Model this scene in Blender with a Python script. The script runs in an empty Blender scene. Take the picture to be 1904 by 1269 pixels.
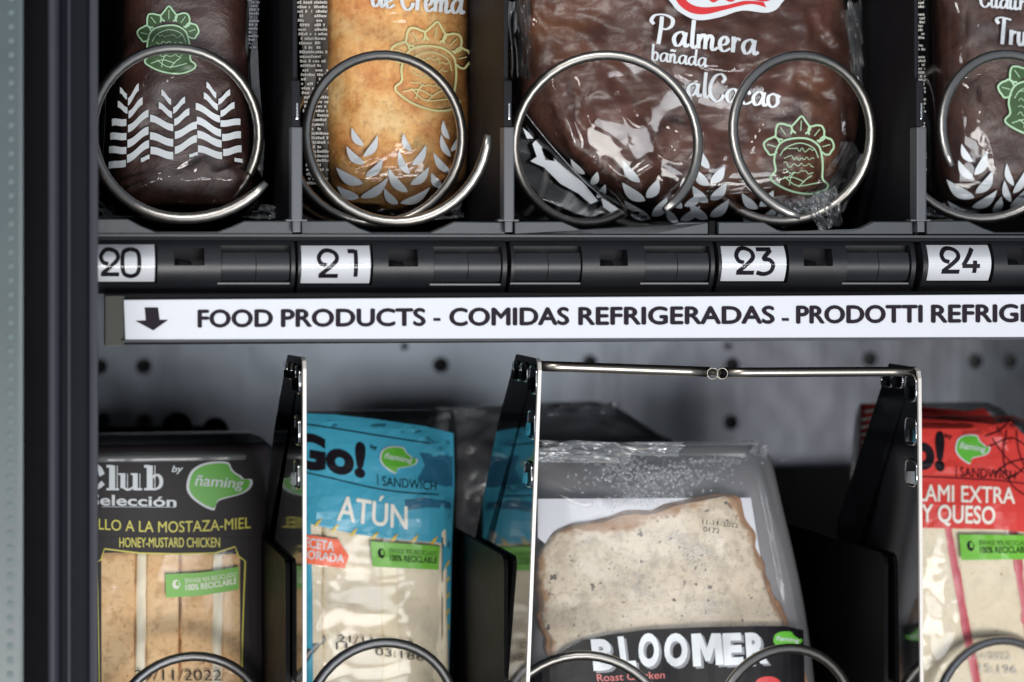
import bpy, bmesh, math, random
from math import sin, cos, pi, sqrt, radians, atan
from mathutils import Vector, noise

random.seed(7)
SC = bpy.context.scene
COL = SC.collection

# ------------------------------------------------------------------ camera, light, exposure
# metres; x right, y into the machine, z up. y = 0 is the front of the upper shelf rail.
FPX, YAW, DIST = 5000.0, atan(0.2), 0.94
CAM = Vector((-DIST * 0.2, -DIST, 0.0))
FWD = Vector((sin(YAW), cos(YAW), 0)); RGT = Vector((cos(YAW), -sin(YAW), 0)); UPV = Vector((0, 0, 1))
cam = bpy.data.cameras.new('camera')
cam.lens = 36 * FPX / 1904; cam.sensor_width = 36
cam.shift_y = -154.5 / 1904
cam.clip_start = 0.02; cam.clip_end = 50
cam.dof.use_dof = True
cam.dof.focus_distance = 0.99
cam.dof.aperture_fstop = 9.0
camo = bpy.data.objects.new('camera', cam); COL.objects.link(camo)
camo.location = CAM; camo.rotation_euler = (pi / 2, 0, -YAW)
SC.camera = camo

world = bpy.data.worlds.new('World'); SC.world = world
world.use_nodes = True
bg = world.node_tree.nodes['Background']
bg.inputs[0].default_value = (0.72, 0.82, 1.0, 1); bg.inputs[1].default_value = 0.30

def area(name, loc, target, sx, sy, power, col):
    l = bpy.data.lights.new(name, 'AREA'); l.shape = 'RECTANGLE'; l.size = sx; l.size_y = sy
    l.energy = power; l.color = col
    o = bpy.data.objects.new(name, l); COL.objects.link(o)
    o.location = loc
    o.rotation_euler = (Vector(target) - Vector(loc)).to_track_quat('-Z', 'Y').to_euler()
    return o

area('key_light', (-0.62, -1.05, 0.72), (0.02, 0.05, 0.0), 0.36, 0.34, 9, (1.0, 0.97, 0.93))  # softbox key added at upper left for coil and film highlights
area('fill_right', (0.42, -2.0, -0.12), (0.12, 0.3, -0.08), 0.6, 0.35, 9, (0.93, 0.96, 1.0))  # added fill lamp, placed mainly for the sheen on the back wall
area('fill_left', (-1.05, -1.15, 0.05), (0.05, 0.1, -0.08), 0.5, 0.7, 2, (0.95, 0.97, 1.0))  # weak side fill lamp, added for the lower packs
area('low_fill', (0.12, -2.2, -0.80), (0.02, 0.1, -0.10), 1.3, 0.6, 50, (1.0, 0.98, 0.95))  # added fill lamp from low in front, reaches the deep sandwich packs

vs = SC.view_settings
vs.view_transform = 'Standard'; vs.look = 'None'; vs.exposure = -0.15; vs.gamma = 1.0
SC.render.engine = 'CYCLES'
SC.cycles.use_denoising = True
try:
    SC.cycles.denoiser = 'OPENIMAGEDENOISE'
except Exception:
    pass
SC.cycles.max_bounces = 8; SC.cycles.transparent_max_bounces = 24
SC.cycles.glossy_bounces = 5; SC.cycles.caustics_reflective = False
SC.cycles.sample_clamp_indirect = 4.0

# ------------------------------------------------------------------ geometry helpers
def W(px, py, d):
    """World point where the line of sight of photograph pixel (px, py) meets depth y = d."""
    v = FWD * FPX + RGT * (px - 952) + UPV * (480 - py)
    return CAM + v * ((d - CAM.y) / v.y)

def depth_at(px, x):
    v = FWD * FPX + RGT * (px - 952)
    return CAM.y + v.y * (x - CAM.x) / v.x

def catmull(pts, n=8, closed=False):
    out = []; m = len(pts)
    for i in range(m if closed else m - 1):
        if closed:
            a, b, c, d = (pts[(i + k) % m] for k in (-1, 0, 1, 2))
        else:
            b, c = pts[i], pts[i + 1]
            a = pts[i - 1] if i else tuple(2 * b[k] - c[k] for k in range(len(b)))
            d = pts[i + 2] if i + 2 < m else tuple(2 * c[k] - b[k] for k in range(len(b)))
        for j in range(n):
            t = j / n
            out.append(tuple(0.5 * (2 * b[k] + (c[k] - a[k]) * t + (2 * a[k] - 5 * b[k] + 4 * c[k] - d[k]) * t * t
                       + (3 * b[k] - a[k] - 3 * c[k] + d[k]) * t ** 3) for k in range(len(b))))
    if not closed:
        out.append(tuple(pts[-1]))
    return out

def thing(name, label, cat, loc=(0, 0, 0), group=None, kind=None):
    o = bpy.data.objects.new(name, None); COL.objects.link(o)
    o.location = loc; o.empty_display_size = 0.01
    o['label'] = label
    if cat: o['category'] = cat
    if group: o['group'] = group
    if kind: o['kind'] = kind
    return o

def world_loc(o):
    v = Vector(o.location)
    while o.parent is not None:
        o = o.parent; v = v + Vector(o.location)
    return v

def link_mesh(name, me, mat, parent=None, smooth=False, loc=None):
    if mat is not None and len(me.materials) == 0: me.materials.append(mat)
    o = bpy.data.objects.new(name, me); COL.objects.link(o)
    if parent is not None: o.parent = parent
    if loc is not None: o.location = loc
    if smooth:
        for p in me.polygons: p.use_smooth = True
    return o

def obj(name, verts, faces, mat, parent=None, smooth=False, origin=None, facemats=None, mats=None):
    """One mesh object from world-space vertices; its origin is its parent's, or `origin`."""
    base = world_loc(parent) if parent is not None else Vector((0, 0, 0))
    org = Vector(origin) if origin is not None else base
    me = bpy.data.meshes.new(name)
    me.from_pydata([tuple(Vector(v) - org) for v in verts], [], faces)
    for m in (mats or []): me.materials.append(m)
    if facemats:
        for p, k in zip(me.polygons, facemats): p.material_index = k
    bm = bmesh.new(); bm.from_mesh(me)
    bmesh.ops.recalc_face_normals(bm, faces=bm.faces); bm.to_mesh(me); bm.free()
    return link_mesh(name, me, mat, parent, smooth, loc=(org - base) if (origin is not None or parent is None) else None)

def bm_obj(name, bm, mat, parent=None, smooth=False):
    base = world_loc(parent) if parent is not None else Vector((0, 0, 0))
    for v in bm.verts: v.co -= base
    bmesh.ops.recalc_face_normals(bm, faces=bm.faces)
    me = bpy.data.meshes.new(name); bm.to_mesh(me); bm.free()
    return link_mesh(name, me, mat, parent, smooth)

def box_bm(lo, hi, bevel=0.0, bm=None):
    bm = bm or bmesh.new()
    lo, hi = Vector(lo), Vector(hi)
    vs_ = [bm.verts.new((x, y, z)) for x in (lo.x, hi.x) for y in (lo.y, hi.y) for z in (lo.z, hi.z)]
    fs = [bm.faces.new([vs_[i] for i in f]) for f in ((0, 1, 3, 2), (4, 6, 7, 5), (0, 4, 5, 1), (2, 3, 7, 6), (0, 2, 6, 4), (1, 5, 7, 3))]
    if bevel:
        es = {e for f in fs for e in f.edges}
        bmesh.ops.bevel(bm, geom=list(es), offset=bevel, segments=2, affect='EDGES', profile=0.7)
    return bm

def box(name, lo, hi, mat, parent=None, bevel=0.0):
    lo, hi = [min(a, b) for a, b in zip(lo, hi)], [max(a, b) for a, b in zip(lo, hi)]
    return bm_obj(name, box_bm(lo, hi, bevel), mat, parent)

def tube(points, r, n=14, cap=True):
    """Swept round wire through world points -> verts, faces."""
    P = [Vector(p) for p in points]; verts = []; faces = []
    ref = None
    for i, p in enumerate(P):
        t = (P[min(i + 1, len(P) - 1)] - P[max(i - 1, 0)]).normalized()
        if ref is None:
            ref = t.orthogonal().normalized()
        ref = (ref - t * ref.dot(t)).normalized()
        b = t.cross(ref)
        rr = r(i / (len(P) - 1)) if callable(r) else r
        for k in range(n):
            a = 2 * pi * k / n
            verts.append(p + (ref * cos(a) + b * sin(a)) * rr)
    for i in range(len(P) - 1):
        for k in range(n):
            faces.append((i * n + k, i * n + (k + 1) % n, (i + 1) * n + (k + 1) % n, (i + 1) * n + k))
    if cap:
        faces.append(tuple(range(n - 1, -1, -1)))
        faces.append(tuple((len(P) - 1) * n + k for k in range(n)))
    return verts, faces

# ------------------------------------------------------------------ materials
class NT:
    def __init__(s, name):
        s.m = bpy.data.materials.new(name); s.m.use_nodes = True
        s.t = s.m.node_tree; s.t.nodes.clear()
        s.out = s.t.nodes.new('ShaderNodeOutputMaterial')
        s.co = s.t.nodes.new('ShaderNodeTexCoord').outputs['Object']
    def n(s, kind, **kw):
        nd = s.t.nodes.new('ShaderNode' + kind)
        for k, v in kw.items():
            if k in nd.inputs.keys(): s.put(nd.inputs[k], v)
            else: setattr(nd, k, v)
        return nd
    def put(s, sock, v):
        if hasattr(v, 'is_output'): s.t.links.new(v, sock)
        else: sock.default_value = v
    def noise(s, scale, detail=4, rough=0.6, co=None, dist=0.0):
        nd = s.n('TexNoise', Scale=scale, Detail=detail, Roughness=rough, Distortion=dist)
        s.t.links.new(co or s.co, nd.inputs['Vector']); return nd.outputs['Fac']
    def ramp(s, fac, stops):
        nd = s.n('ValToRGB'); el = nd.color_ramp.elements
        while len(el) < len(stops): el.new(0.5)
        for e, (p, c) in zip(el, stops):
            e.position = p; e.color = c if len(c) == 4 else (*c, 1)
        s.t.links.new(fac, nd.inputs['Fac']); return nd.outputs['Color']
    def mix(s, fac, a, b, mode='MIX'):
        nd = s.n('Mix'); nd.data_type = 'RGBA'; nd.blend_type = mode
        s.put(nd.inputs[0], fac)
        for sock, v in ((nd.inputs[6], a), (nd.inputs[7], b)):
            s.put(sock, v if hasattr(v, 'is_output') or len(v) == 4 else (*v, 1))
        return nd.outputs[2]
    def stretch(s, sc):
        nd = s.n('Mapping'); s.t.links.new(s.co, nd.inputs['Vector']); nd.inputs['Scale'].default_value = sc
        return nd.outputs['Vector']
    def bump(s, h, strength, dist=0.001, normal=None):
        nd = s.n('Bump'); nd.inputs['Strength'].default_value = strength; nd.inputs['Distance'].default_value = dist
        s.t.links.new(h, nd.inputs['Height'])
        if normal is not None: s.t.links.new(normal, nd.inputs['Normal'])
        return nd.outputs['Normal']
    def bsdf(s, base, rough=0.5, metal=0.0, normal=None, spec=0.5, coat=0.0, coat_rough=0.1, sss=0.0):
        p = s.n('BsdfPrincipled')
        s.put(p.inputs['Base Color'], base if hasattr(base, 'is_output') or len(base) == 4 else (*base, 1))
        s.put(p.inputs['Roughness'], rough); p.inputs['Metallic'].default_value = metal
        p.inputs['Specular IOR Level'].default_value = spec
        p.inputs['Coat Weight'].default_value = coat; p.inputs['Coat Roughness'].default_value = coat_rough
        if normal is not None: s.t.links.new(normal, p.inputs['Normal'])
        s.t.links.new(p.outputs[0], s.out.inputs[0]); return p

def plain(name, base, rough=0.5, metal=0.0, spec=0.5, var=0.12, scale=120, bump=0.0, coat=0.0, bscale=900):
    t = NT(name)
    f = t.noise(scale, 5, 0.65)
    c = t.mix(f, tuple(v * (1 - var) for v in base), tuple(min(1, v * (1 + var)) for v in base))
    r = t.n('MapRange'); t.t.links.new(f, r.inputs[0]); r.inputs[3].default_value = max(0.02, rough - 0.06); r.inputs[4].default_value = rough + 0.06
    nm = t.bump(t.noise(bscale, 3), bump, 0.0004) if bump else None
    t.bsdf(c, r.outputs[0], metal, nm, spec, coat)
    return t.m

def film_mat(name, amount=0.5, tint=(1, 1, 1), crinkle=0.5, scale=60, rough=0.07, haze=0.02):
    """Clear cellophane: mostly transparent, a sharp crinkled gloss over it."""
    t = NT(name)
    nz = t.n('TexNoise', Scale=scale * 0.6, Detail=2.0); t.t.links.new(t.co, nz.inputs['Vector'])
    h2 = None
    for sc_, am, st in ((scale, 1.0, (1.0, 1.0, .7)), (scale * 2.3, .25, (.8, 1.0, 1.0))):
        v = t.n('TexVoronoi', feature='DISTANCE_TO_EDGE', Scale=sc_)
        wob = t.n('VectorMath', operation='MULTIPLY_ADD')
        t.t.links.new(nz.outputs['Color'], wob.inputs[0]); wob.inputs[1].default_value = (.35 / sc_,) * 3
        t.t.links.new(t.stretch(st), wob.inputs[2])
        t.t.links.new(wob.outputs[0], v.inputs['Vector'])
        h2 = t.bump(v.outputs['Distance'], min(1, crinkle * am), 0.55 / sc_, h2)
        if crinkle:
            bn = h2.node; mk = t.n('MapRange'); t.t.links.new(t.noise(scale * .55, 2, .5), mk.inputs[0])
            mk.inputs[1].default_value = .42; mk.inputs[2].default_value = .68; mk.inputs[3].default_value = crinkle * am * .08; mk.inputs[4].default_value = min(1, crinkle * am)
            t.t.links.new(mk.outputs[0], bn.inputs['Strength'])
    h2 = t.bump(t.noise(scale * 1.1, 2, 0.5), min(1, crinkle * .35), 0.003, h2)
    fr = t.n('Fresnel', IOR=1.5); t.t.links.new(h2, fr.inputs['Normal'])
    mr = t.n('MapRange'); t.t.links.new(fr.outputs[0], mr.inputs[0])
    mr.inputs[1].default_value = 0.0; mr.inputs[2].default_value = 1.0
    mr.inputs[3].default_value = 0.0; mr.inputs[4].default_value = min(1.0, amount * 1.5)
    gl = t.n('BsdfGlossy', Roughness=rough); t.t.links.new(h2, gl.inputs['Normal'])
    tr = t.n('BsdfTransparent'); tr.inputs[0].default_value = (*tint, 1)
    m1 = t.n('MixShader'); t.t.links.new(mr.outputs[0], m1.inputs[0])
    t.t.links.new(tr.outputs[0], m1.inputs[1]); t.t.links.new(gl.outputs[0], m1.inputs[2])
    df = t.n('BsdfDiffuse'); df.inputs[0].default_value = (0.75, 0.8, 0.85, 1)
    m2 = t.n('MixShader'); m2.inputs[0].default_value = haze
    t.t.links.new(m1.outputs[0], m2.inputs[1]); t.t.links.new(df.outputs[0], m2.inputs[2])
    t.t.links.new(m2.outputs[0], t.out.inputs[0])
    return t.m

def brushed(name, base, rough, sc=(4, 4, 900), var=0.15, bump=0.15):
    t = NT(name)
    f = t.noise(1.0, 4, 0.6, t.stretch(sc))
    c = t.mix(f, tuple(v * (1 - var) for v in base), tuple(min(1, v * (1 + var)) for v in base))
    t.bsdf(c, rough, 1.0, t.bump(f, bump, 0.0003))
    return t.m

M = {}
M['wire'] = brushed('coil_steel', (0.42, 0.405, 0.375), 0.36, (60, 60, 60), 0.2, 0.04)
M['wire_dark'] = brushed('coil_dark_steel', (0.42, 0.42, 0.425), 0.4, (60, 60, 60), 0.2, 0.04)
M['plate'] = plain('gloss_black_plate', (0.004, 0.004, 0.005), 0.06, spec=1.0, var=.05)
for _n in M['plate'].node_tree.nodes:
    if _n.type == 'BSDF_PRINCIPLED': _n.inputs['IOR'].default_value = 1.75
M['edge'] = plain('plate_edge', (0.50, 0.475, 0.45), 0.42, metal=.3, var=.2, scale=90, bump=.1)
M['chrome'] = brushed('tab_chrome', (0.92, 0.92, 0.9), 0.12, (200, 200, 200), 0.08, 0.05)
M['rod'] = brushed('rod_steel', (0.38, 0.35, 0.30), 0.3, (3, 500, 500), 0.14, 0.06)
M['plastic'] = plain('black_plastic', (0.009, 0.0095, 0.012), 0.38, spec=0.4, var=.4, scale=45, bump=0.12, bscale=1500)
M['plastic_grey'] = plain('grey_plastic', (0.065, 0.07, 0.08), 0.42, bump=0.05)
M['lip'] = plain('lip_plastic', (0.028, 0.032, 0.038), 0.38, bump=0.05)
M['flap'] = plain('flap_plastic', (0.014, 0.015, 0.018), 0.42, bump=0.05)
M['dark'] = plain('dark_cavity', (0.006, 0.006, 0.008), 0.6)
M['divider'] = plain('navy_divider', (0.004, 0.0045, 0.007), 0.6, spec=0.2)
M['black_div'] = plain('black_divider', (0.003, 0.003, 0.004), 0.5, spec=0.08)
M['card'] = plain('white_card', (0.62, 0.64, 0.68), 0.45, var=0.03)
M['ink'] = plain('black_ink', (0.010, 0.008, 0.012), 0.5, spec=.1)
M['signink'] = plain('sign_ink', (0.018, 0.013, 0.020), 0.6, spec=.08)
M['sign'] = plain('sign_white', (0.57, 0.59, 0.64), 0.4, var=0.035, spec=.3)
M['holder'] = plain('smoky_holder', (0.04, 0.04, 0.03), 0.35, spec=.2)
M['cover'] = film_mat('card_cover', 0.35, crinkle=0.0, rough=0.05, haze=0.0)
# door frame
M['glassband'] = plain('grey_green_glass', (0.050, 0.072, 0.076), 0.3, var=0.05, scale=30)
M['dot'] = plain('dot_print', (0.105, 0.14, 0.143), 0.4, spec=.2)
M['gasket'] = plain('black_gasket', (0.0015, 0.0015, 0.0025), 0.6, spec=0.05)
M['ridge'] = plain('ridge_plastic', (0.034, 0.036, 0.046), 0.4, spec=0.15)
M['frame'] = plain('frame_plastic', (0.006, 0.007, 0.011), 0.5, spec=0.06)

def wall_mat():
    t = NT('perforated_steel')
    f = t.noise(7, 4, 0.6)
    c = t.mix(f, (0.10, 0.108, 0.12), (0.155, 0.168, 0.185))
    c = t.mix(t.ramp(t.noise(5, 2), [(0.5, (0, 0, 0)), (0.75, (0.35, 0.35, 0.35))]), c, (0.16, 0.115, 0.135))
    n = t.bump(t.noise(9, 3), 0.5, 0.004); n = t.bump(t.noise(1.0, 4, .6, t.stretch((260, 260, 6))), 0.12, 0.0006, n)
    t.bsdf(c, 0.33, 0.96, n)
    return t.m
M['wall'] = wall_mat()

# ------------------------------------------------------------------ flat print on a surface
class Flat:
    """A surface at constant depth."""
    def __init__(s, d): s.d = d
    def at(s, px, py, eps=0.0): return W(px, py, s.d - eps)

def fill2d(loops):
    cu = bpy.data.curves.new('tmp', 'CURVE'); cu.dimensions = '2D'; cu.fill_mode = 'BOTH'
    for L in loops:
        sp = cu.splines.new('POLY'); sp.points.add(len(L) - 1)
        for p, q in zip(sp.points, L): p.co = (q[0] / 100, -q[1] / 100, 0, 1)
        sp.use_cyclic_u = True
    o = bpy.data.objects.new('tmp', cu); me = o.to_mesh()
    V = [(v.co.x * 100, -v.co.y * 100) for v in me.vertices]; Fc = [tuple(p.vertices) for p in me.polygons]
    o.to_mesh_clear(); bpy.data.objects.remove(o); bpy.data.curves.remove(cu)
    return V, Fc

def text2d(s, bold=0.0, shear=0.0, space=1.0):
    cu = bpy.data.curves.new('tmp', 'FONT'); cu.body = s; cu.size = 1; cu.offset = bold; cu.shear = shear; cu.space_character = space
    cu.resolution_u = 4
    o = bpy.data.objects.new('tmp', cu); me = o.to_mesh()
    V = [(v.co.x, v.co.y) for v in me.vertices]; Fc = [tuple(p.vertices) for p in me.polygons]
    o.to_mesh_clear(); bpy.data.objects.remove(o); bpy.data.curves.remove(cu)
    return V, Fc

class Print:
    def __init__(s, surf, eps=0.0003):
        s.f, s.eps, s.V, s.F = surf, eps, [], []
    def _add(s, V, Fc, step=14):
        bm = bmesh.new()
        vv = [bm.verts.new((x, y, 0)) for x, y in V]
        for f in Fc:
            try: bm.faces.new([vv[i] for i in f])
            except ValueError: pass
        if step:
            xs = [v[0] for v in V]; ys = [v[1] for v in V]
            for k in range(math.ceil(min(xs) / step), math.floor(max(xs) / step) + 1):
                bmesh.ops.bisect_plane(bm, geom=bm.verts[:] + bm.edges[:] + bm.faces[:], plane_co=(k * step + .013, 0, 0), plane_no=(1, 0, 0))
            for k in range(math.ceil(min(ys) / step), math.floor(max(ys) / step) + 1):
                bmesh.ops.bisect_plane(bm, geom=bm.verts[:] + bm.edges[:] + bm.faces[:], plane_co=(0, k * step + .013, 0), plane_no=(0, 1, 0))
        bm.verts.index_update()
        b = len(s.V)
        s.V += [s.f.at(v.co.x, v.co.y, s.eps) for v in bm.verts]
        s.F += [tuple(b + v.index for v in f.verts) for f in bm.faces]
        bm.free(); s.eps += 0.000008
        return s
    def poly(s, *loops, step=14, smooth=0):
        L = [catmull(l, smooth, True) if smooth else l for l in loops]
        V, Fc = fill2d(L); return s._add(V, Fc, step)
    def ribbon(s, pts, w, step=0):
        """A stroke; w is a width or a function of (t, direction)."""
        n = len(pts); V = []; Fc = []
        for i, p in enumerate(pts):
            a, b = pts[max(i - 1, 0)], pts[min(i + 1, n - 1)]
            dx, dy = b[0] - a[0], b[1] - a[1]; L = sqrt(dx * dx + dy * dy) or 1; dx /= L; dy /= L
            ww = (w(i / (n - 1), dx, dy) if callable(w) else w) / 2
            V += [(p[0] - dy * ww, p[1] + dx * ww), (p[0] + dy * ww, p[1] - dx * ww)]
        for i in range(n - 1): Fc.append((2 * i, 2 * i + 1, 2 * i + 3, 2 * i + 2))
        b = len(s.V)
        s.V += [s.f.at(x, y, s.eps) for x, y in V]; s.F += [tuple(b + k for k in f) for f in Fc]
        s.eps += 0.000008
        return s
    def text(s, body, tl, tr, br, bl, bold=0.0, shear=0.0, space=1.0, ref=None, step=14, warp=None, fat=0.0):
        if bold > 0 and not fat and any(c in 'MWmwNñ' for c in body):
            fat, bold = bold * (abs(bl[1] - tl[1]) + abs(br[1] - tr[1])) * .42, 0.0
        if fat:
            for ox, oy in ((-fat, 0), (0, 0), (fat, 0), (0, -fat * .7), (0, fat * .7)):
                s.text(body, *[(p[0] + ox, p[1] + oy) for p in (tl, tr, br, bl)], bold, shear, space, ref, step, warp)
            return s
        """Text stretched to a quad; ref names the glyphs whose height fills it (default all)."""
        V, Fc = text2d(body, bold, shear, space)
        R = text2d(ref, bold)[0] if ref else V
        x0, x1 = min(v[0] for v in V), max(v[0] for v in V); y0, y1 = min(v[1] for v in R), max(v[1] for v in R)
        out = []
        for x, y in V:
            u, v = (x - x0) / (x1 - x0), (y1 - y) / (y1 - y0)
            p = [(1 - v) * ((1 - u) * tl[k] + u * tr[k]) + v * ((1 - u) * bl[k] + u * br[k]) for k in (0, 1)]
            if warp: p[1] += warp(u)
            out.append(tuple(p))
        return s._add(out, Fc, step)
    def row(s, body, x0, y0, x1, y1, **k):
        return s.text(body, (x0, y0), (x1, y0), (x1, y1), (x0, y1), **k)
    def build(s, name, mat, parent):
        return obj(name, s.V, s.F, mat, parent)

# ---- brush script (own letterforms): x-height 1, ascender 2
GLY = {
 'P': (1.35, [[(.52, 1.95), (.5, 1.2), (.38, 0)], [(.0, 1.35), (-.2, 1.6), (.05, 1.98), (.7, 2.08), (1.25, 1.85), (1.25, 1.4), (.9, 1.1), (.5, 1.1)]]),
 'a': (1.12, [[(.85, .8), (.6, 1.02), (.22, .8), (.1, .4), (.3, .02), (.62, .2), (.86, .75)], [(.9, 1.02), (.84, .4), (.95, .03), (1.2, .22)]]),
 'l': (.58, [[(.3, 1.95), (.26, .9), (.27, .2), (.42, .0), (.66, .22)]]),
 'm': (1.5, [[(.12, 1.0), (.14, 0)], [(.16, .55), (.4, 1.0), (.6, .8), (.6, 0)], [(.62, .55), (.86, 1.0), (1.08, .8), (1.06, .2), (1.2, 0), (1.5, .22)]]),
 'n': (1.05, [[(.12, 1.0), (.14, 0)], [(.16, .55), (.4, 1.0), (.62, .8), (.6, .2), (.74, 0), (1.05, .22)]]),
 'e': (.85, [[(.08, .4), (.5, .5), (.66, .8), (.42, 1.02), (.14, .7), (.16, .25), (.42, 0), (.88, .25)]]),
 'r': (.8, [[(.2, 1.1), (.22, .5), (.2, 0)], [(.22, .6), (.42, .98), (.7, .9)]]),
 'b': (1.0, [[(.2, 1.9), (.18, .9), (.18, .1)], [(.2, .6), (.48, 1.0), (.78, .7), (.68, .12), (.4, 0), (.2, .15)]]),
 'd': (1.15, [[(.85, .8), (.6, 1.02), (.22, .8), (.1, .4), (.3, .02), (.62, .2), (.86, .75)], [(.92, 1.9), (.86, .4), (.97, .03), (1.2, .22)]]),
 'C': (1.2, [[(.9, 1.35), (1.1, 1.7), (.8, 2.0), (.35, 1.75), (.05, 1.0), (.15, .3), (.55, -.05), (.95, .2), (1.05, .5)]]),
 'c': (.85, [[(.7, .75), (.5, 1.02), (.15, .7), (.14, .25), (.42, 0), (.88, .25)]]),
 'o': (.95, [[(.45, 1.0), (.12, .75), (.12, .25), (.45, 0), (.78, .3), (.75, .8), (.45, 1.0)], [(.7, .95), (1.0, .8)]]),
 'T': (1.1, [[(.1, 1.5), (-.1, 1.8), (.3, 1.98), (1.25, 1.85)], [(.6, 1.9), (.52, 0)]]),
 'u': (1.05, [[(.12, 1.0), (.12, .3), (.32, .0), (.62, .3), (.66, 1.0)], [(.66, 1.0), (.66, .25), (.82, 0), (1.08, .22)]]),
 ' ': (.6, []),
}
def script(pr, body, x, y, size, slope=0.0, wt=0.3, sx=1.0):
    """Draw with Print pr from baseline point (x, y); size = x-height in px; slope = dy per px."""
    for ch in body:
        tilde = ch == 'ñ'
        adv, strokes = GLY['n' if tilde else ch]
        if tilde: strokes = strokes + [[(.1, 1.3), (.3, 1.5), (.5, 1.32), (.72, 1.5)]]
        for st in strokes:
            pts = []
            for gx, gy in catmull(st, 7):
                qx = x + (gx + gy * .06) * size * sx; qy = y - gy * size + slope * (gx * size * sx)
                pts.append((qx, qy))
            pr.ribbon(pts, lambda t, dx, dy: size * wt * (0.38 + 0.62 * abs(dy) ** 1.4))
        x += adv * size * sx; y += slope * adv * size * sx

# ------------------------------------------------------------------ lofted packs
class Loft:
    """A rounded solid with horizontal rings. rows: (py, px_left, px_right, depth of its middle, half thickness)."""
    def __init__(s, rows, ex=2.6, disp=None, grow=0.0, zgrow=0.0):
        s.rows = []
        for py, xl, xr, dm, ht in rows:
            a, b = W(xl, py, dm), W(xr, py, dm)
            s.rows.append((a.z, a.x - grow, b.x + grow, dm, ht + grow))
        s.rows.sort(key=lambda r: -r[0])
        if zgrow:
            r0, r1 = s.rows[0], s.rows[-1]
            s.rows[0] = (r0[0] + zgrow, *r0[1:]); s.rows[-1] = (r1[0] - zgrow, *r1[1:])
        s.ex, s.disp, s.wob = ex, disp, 0.0
        s.dense = catmull(s.rows, 10)
        s.zs = [r[0] for r in s.dense]
    def row(s, z):
        D_ = s.dense
        if z >= s.zs[0]: return D_[0]
        if z <= s.zs[-1]: return D_[-1]
        lo, hi = 0, len(D_) - 1
        while hi - lo > 1:
            m = (lo + hi) // 2
            if s.zs[m] >= z: lo = m
            else: hi = m
        t = (s.zs[lo] - z) / ((s.zs[lo] - s.zs[hi]) or 1)
        return tuple(D_[lo][k] * (1 - t) + D_[hi][k] * t for k in range(5))
    def depth(s, x, z):
        _, xl, xr, dm, ht = s.row(z)
        c, r = (xl + xr) / 2, max((xr - xl) / 2, 1e-5)
        t = min(abs((x - c) / r), 0.9999)
        d = dm - ht * (1 - t ** s.ex) ** (1 / s.ex)
        if s.disp: d -= s.disp(x, z) * min(1, (1 - t) * 8)
        return d
    def at(s, px, py, eps=0.0):
        d = s.rows[0][3] - s.rows[0][4]
        for _ in range(7):
            p = W(px, py, d); d = s.depth(p.x, p.z)
        return W(px, py, d - eps)
    def mesh(s, nz=70, na=96, zs=None):
        V = []; Fc = []
        z0, z1 = s.zs[0], s.zs[-1]
        for i in range(nz):
            z = z0 + (z1 - z0) * i / (nz - 1)
            _, xl, xr, dm, ht = s.row(z)
            c, r = (xl + xr) / 2, max((xr - xl) / 2, 1e-5)
            for k in range(na):
                a = 2 * pi * k / na
                ca, sa = cos(a), sin(a)
                x = c + r * math.copysign(abs(ca) ** (2 / s.ex), ca)
                y = dm - ht * math.copysign(abs(sa) ** (2 / s.ex), sa)
                if s.disp and sa > 0: y -= s.disp(x, z) * min(1, (1 - min(abs(x - c) / r, 1)) * 8)
                V.append((x + s.wob * nz3(x, z, 110, 5, 2), y, z + s.wob * nz3(x, z, 90, 15, 2)) if s.wob else (x, y, z))
        for i in range(nz - 1):
            for k in range(na):
                Fc.append((i * na + k, i * na + (k + 1) % na, (i + 1) * na + (k + 1) % na, (i + 1) * na + k))
        Fc.append(tuple(range(na))); Fc.append(tuple((nz - 1) * na + k for k in range(na - 1, -1, -1)))
        return V, Fc

def nz3(x, z, f, seed=0.0, oct=3):
    return noise.fractal(Vector((x * f, seed, z * f)), 0.7, 2.0, oct, noise_basis='PERLIN_ORIGINAL')

def ridged(x, z, f, seed):
    """Sharp crumple creases: distance between the two nearest cells."""
    d, _ = noise.voronoi(Vector((x * f + 0.4 * noise.noise(Vector((x * f * .7, seed, z * f * .7))), seed, z * f)))
    return d[1] - d[0]

def creases(lines, d):
    """Straight folds given as photograph lines on depth d: (x0, y0, x1, y1, half width px, height m)."""
    L = []
    for x0, y0, x1, y1, w, h in lines:
        a, b = W(x0, y0, d), W(x1, y1, d)
        L.append((a.x, a.z, b.x, b.z, w * 0.0002, min(h, .5 * w * 0.0002)))
    def f(x, z):
        t = 0
        for ax, az, bx, bz, w, h in L:
            dx, dz = bx - ax, bz - az; l2 = dx * dx + dz * dz
            u = max(0, min(1, ((x - ax) * dx + (z - az) * dz) / l2))
            q = sqrt((x - ax - u * dx) ** 2 + (z - az - u * dz) ** 2)
            if q < w: t += h * (.35 * (1 - q / w) + .65 * (.5 + .5 * cos(pi * q / w))) * min(1, 4 * u + .05, 4 * (1 - u) + .05)
        return t
    return f

def proj(p):
    q = Vector(p) - CAM; z = q.dot(FWD)
    return 952 + FPX * q.dot(RGT) / z, 480 - FPX * q.z / z

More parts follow.
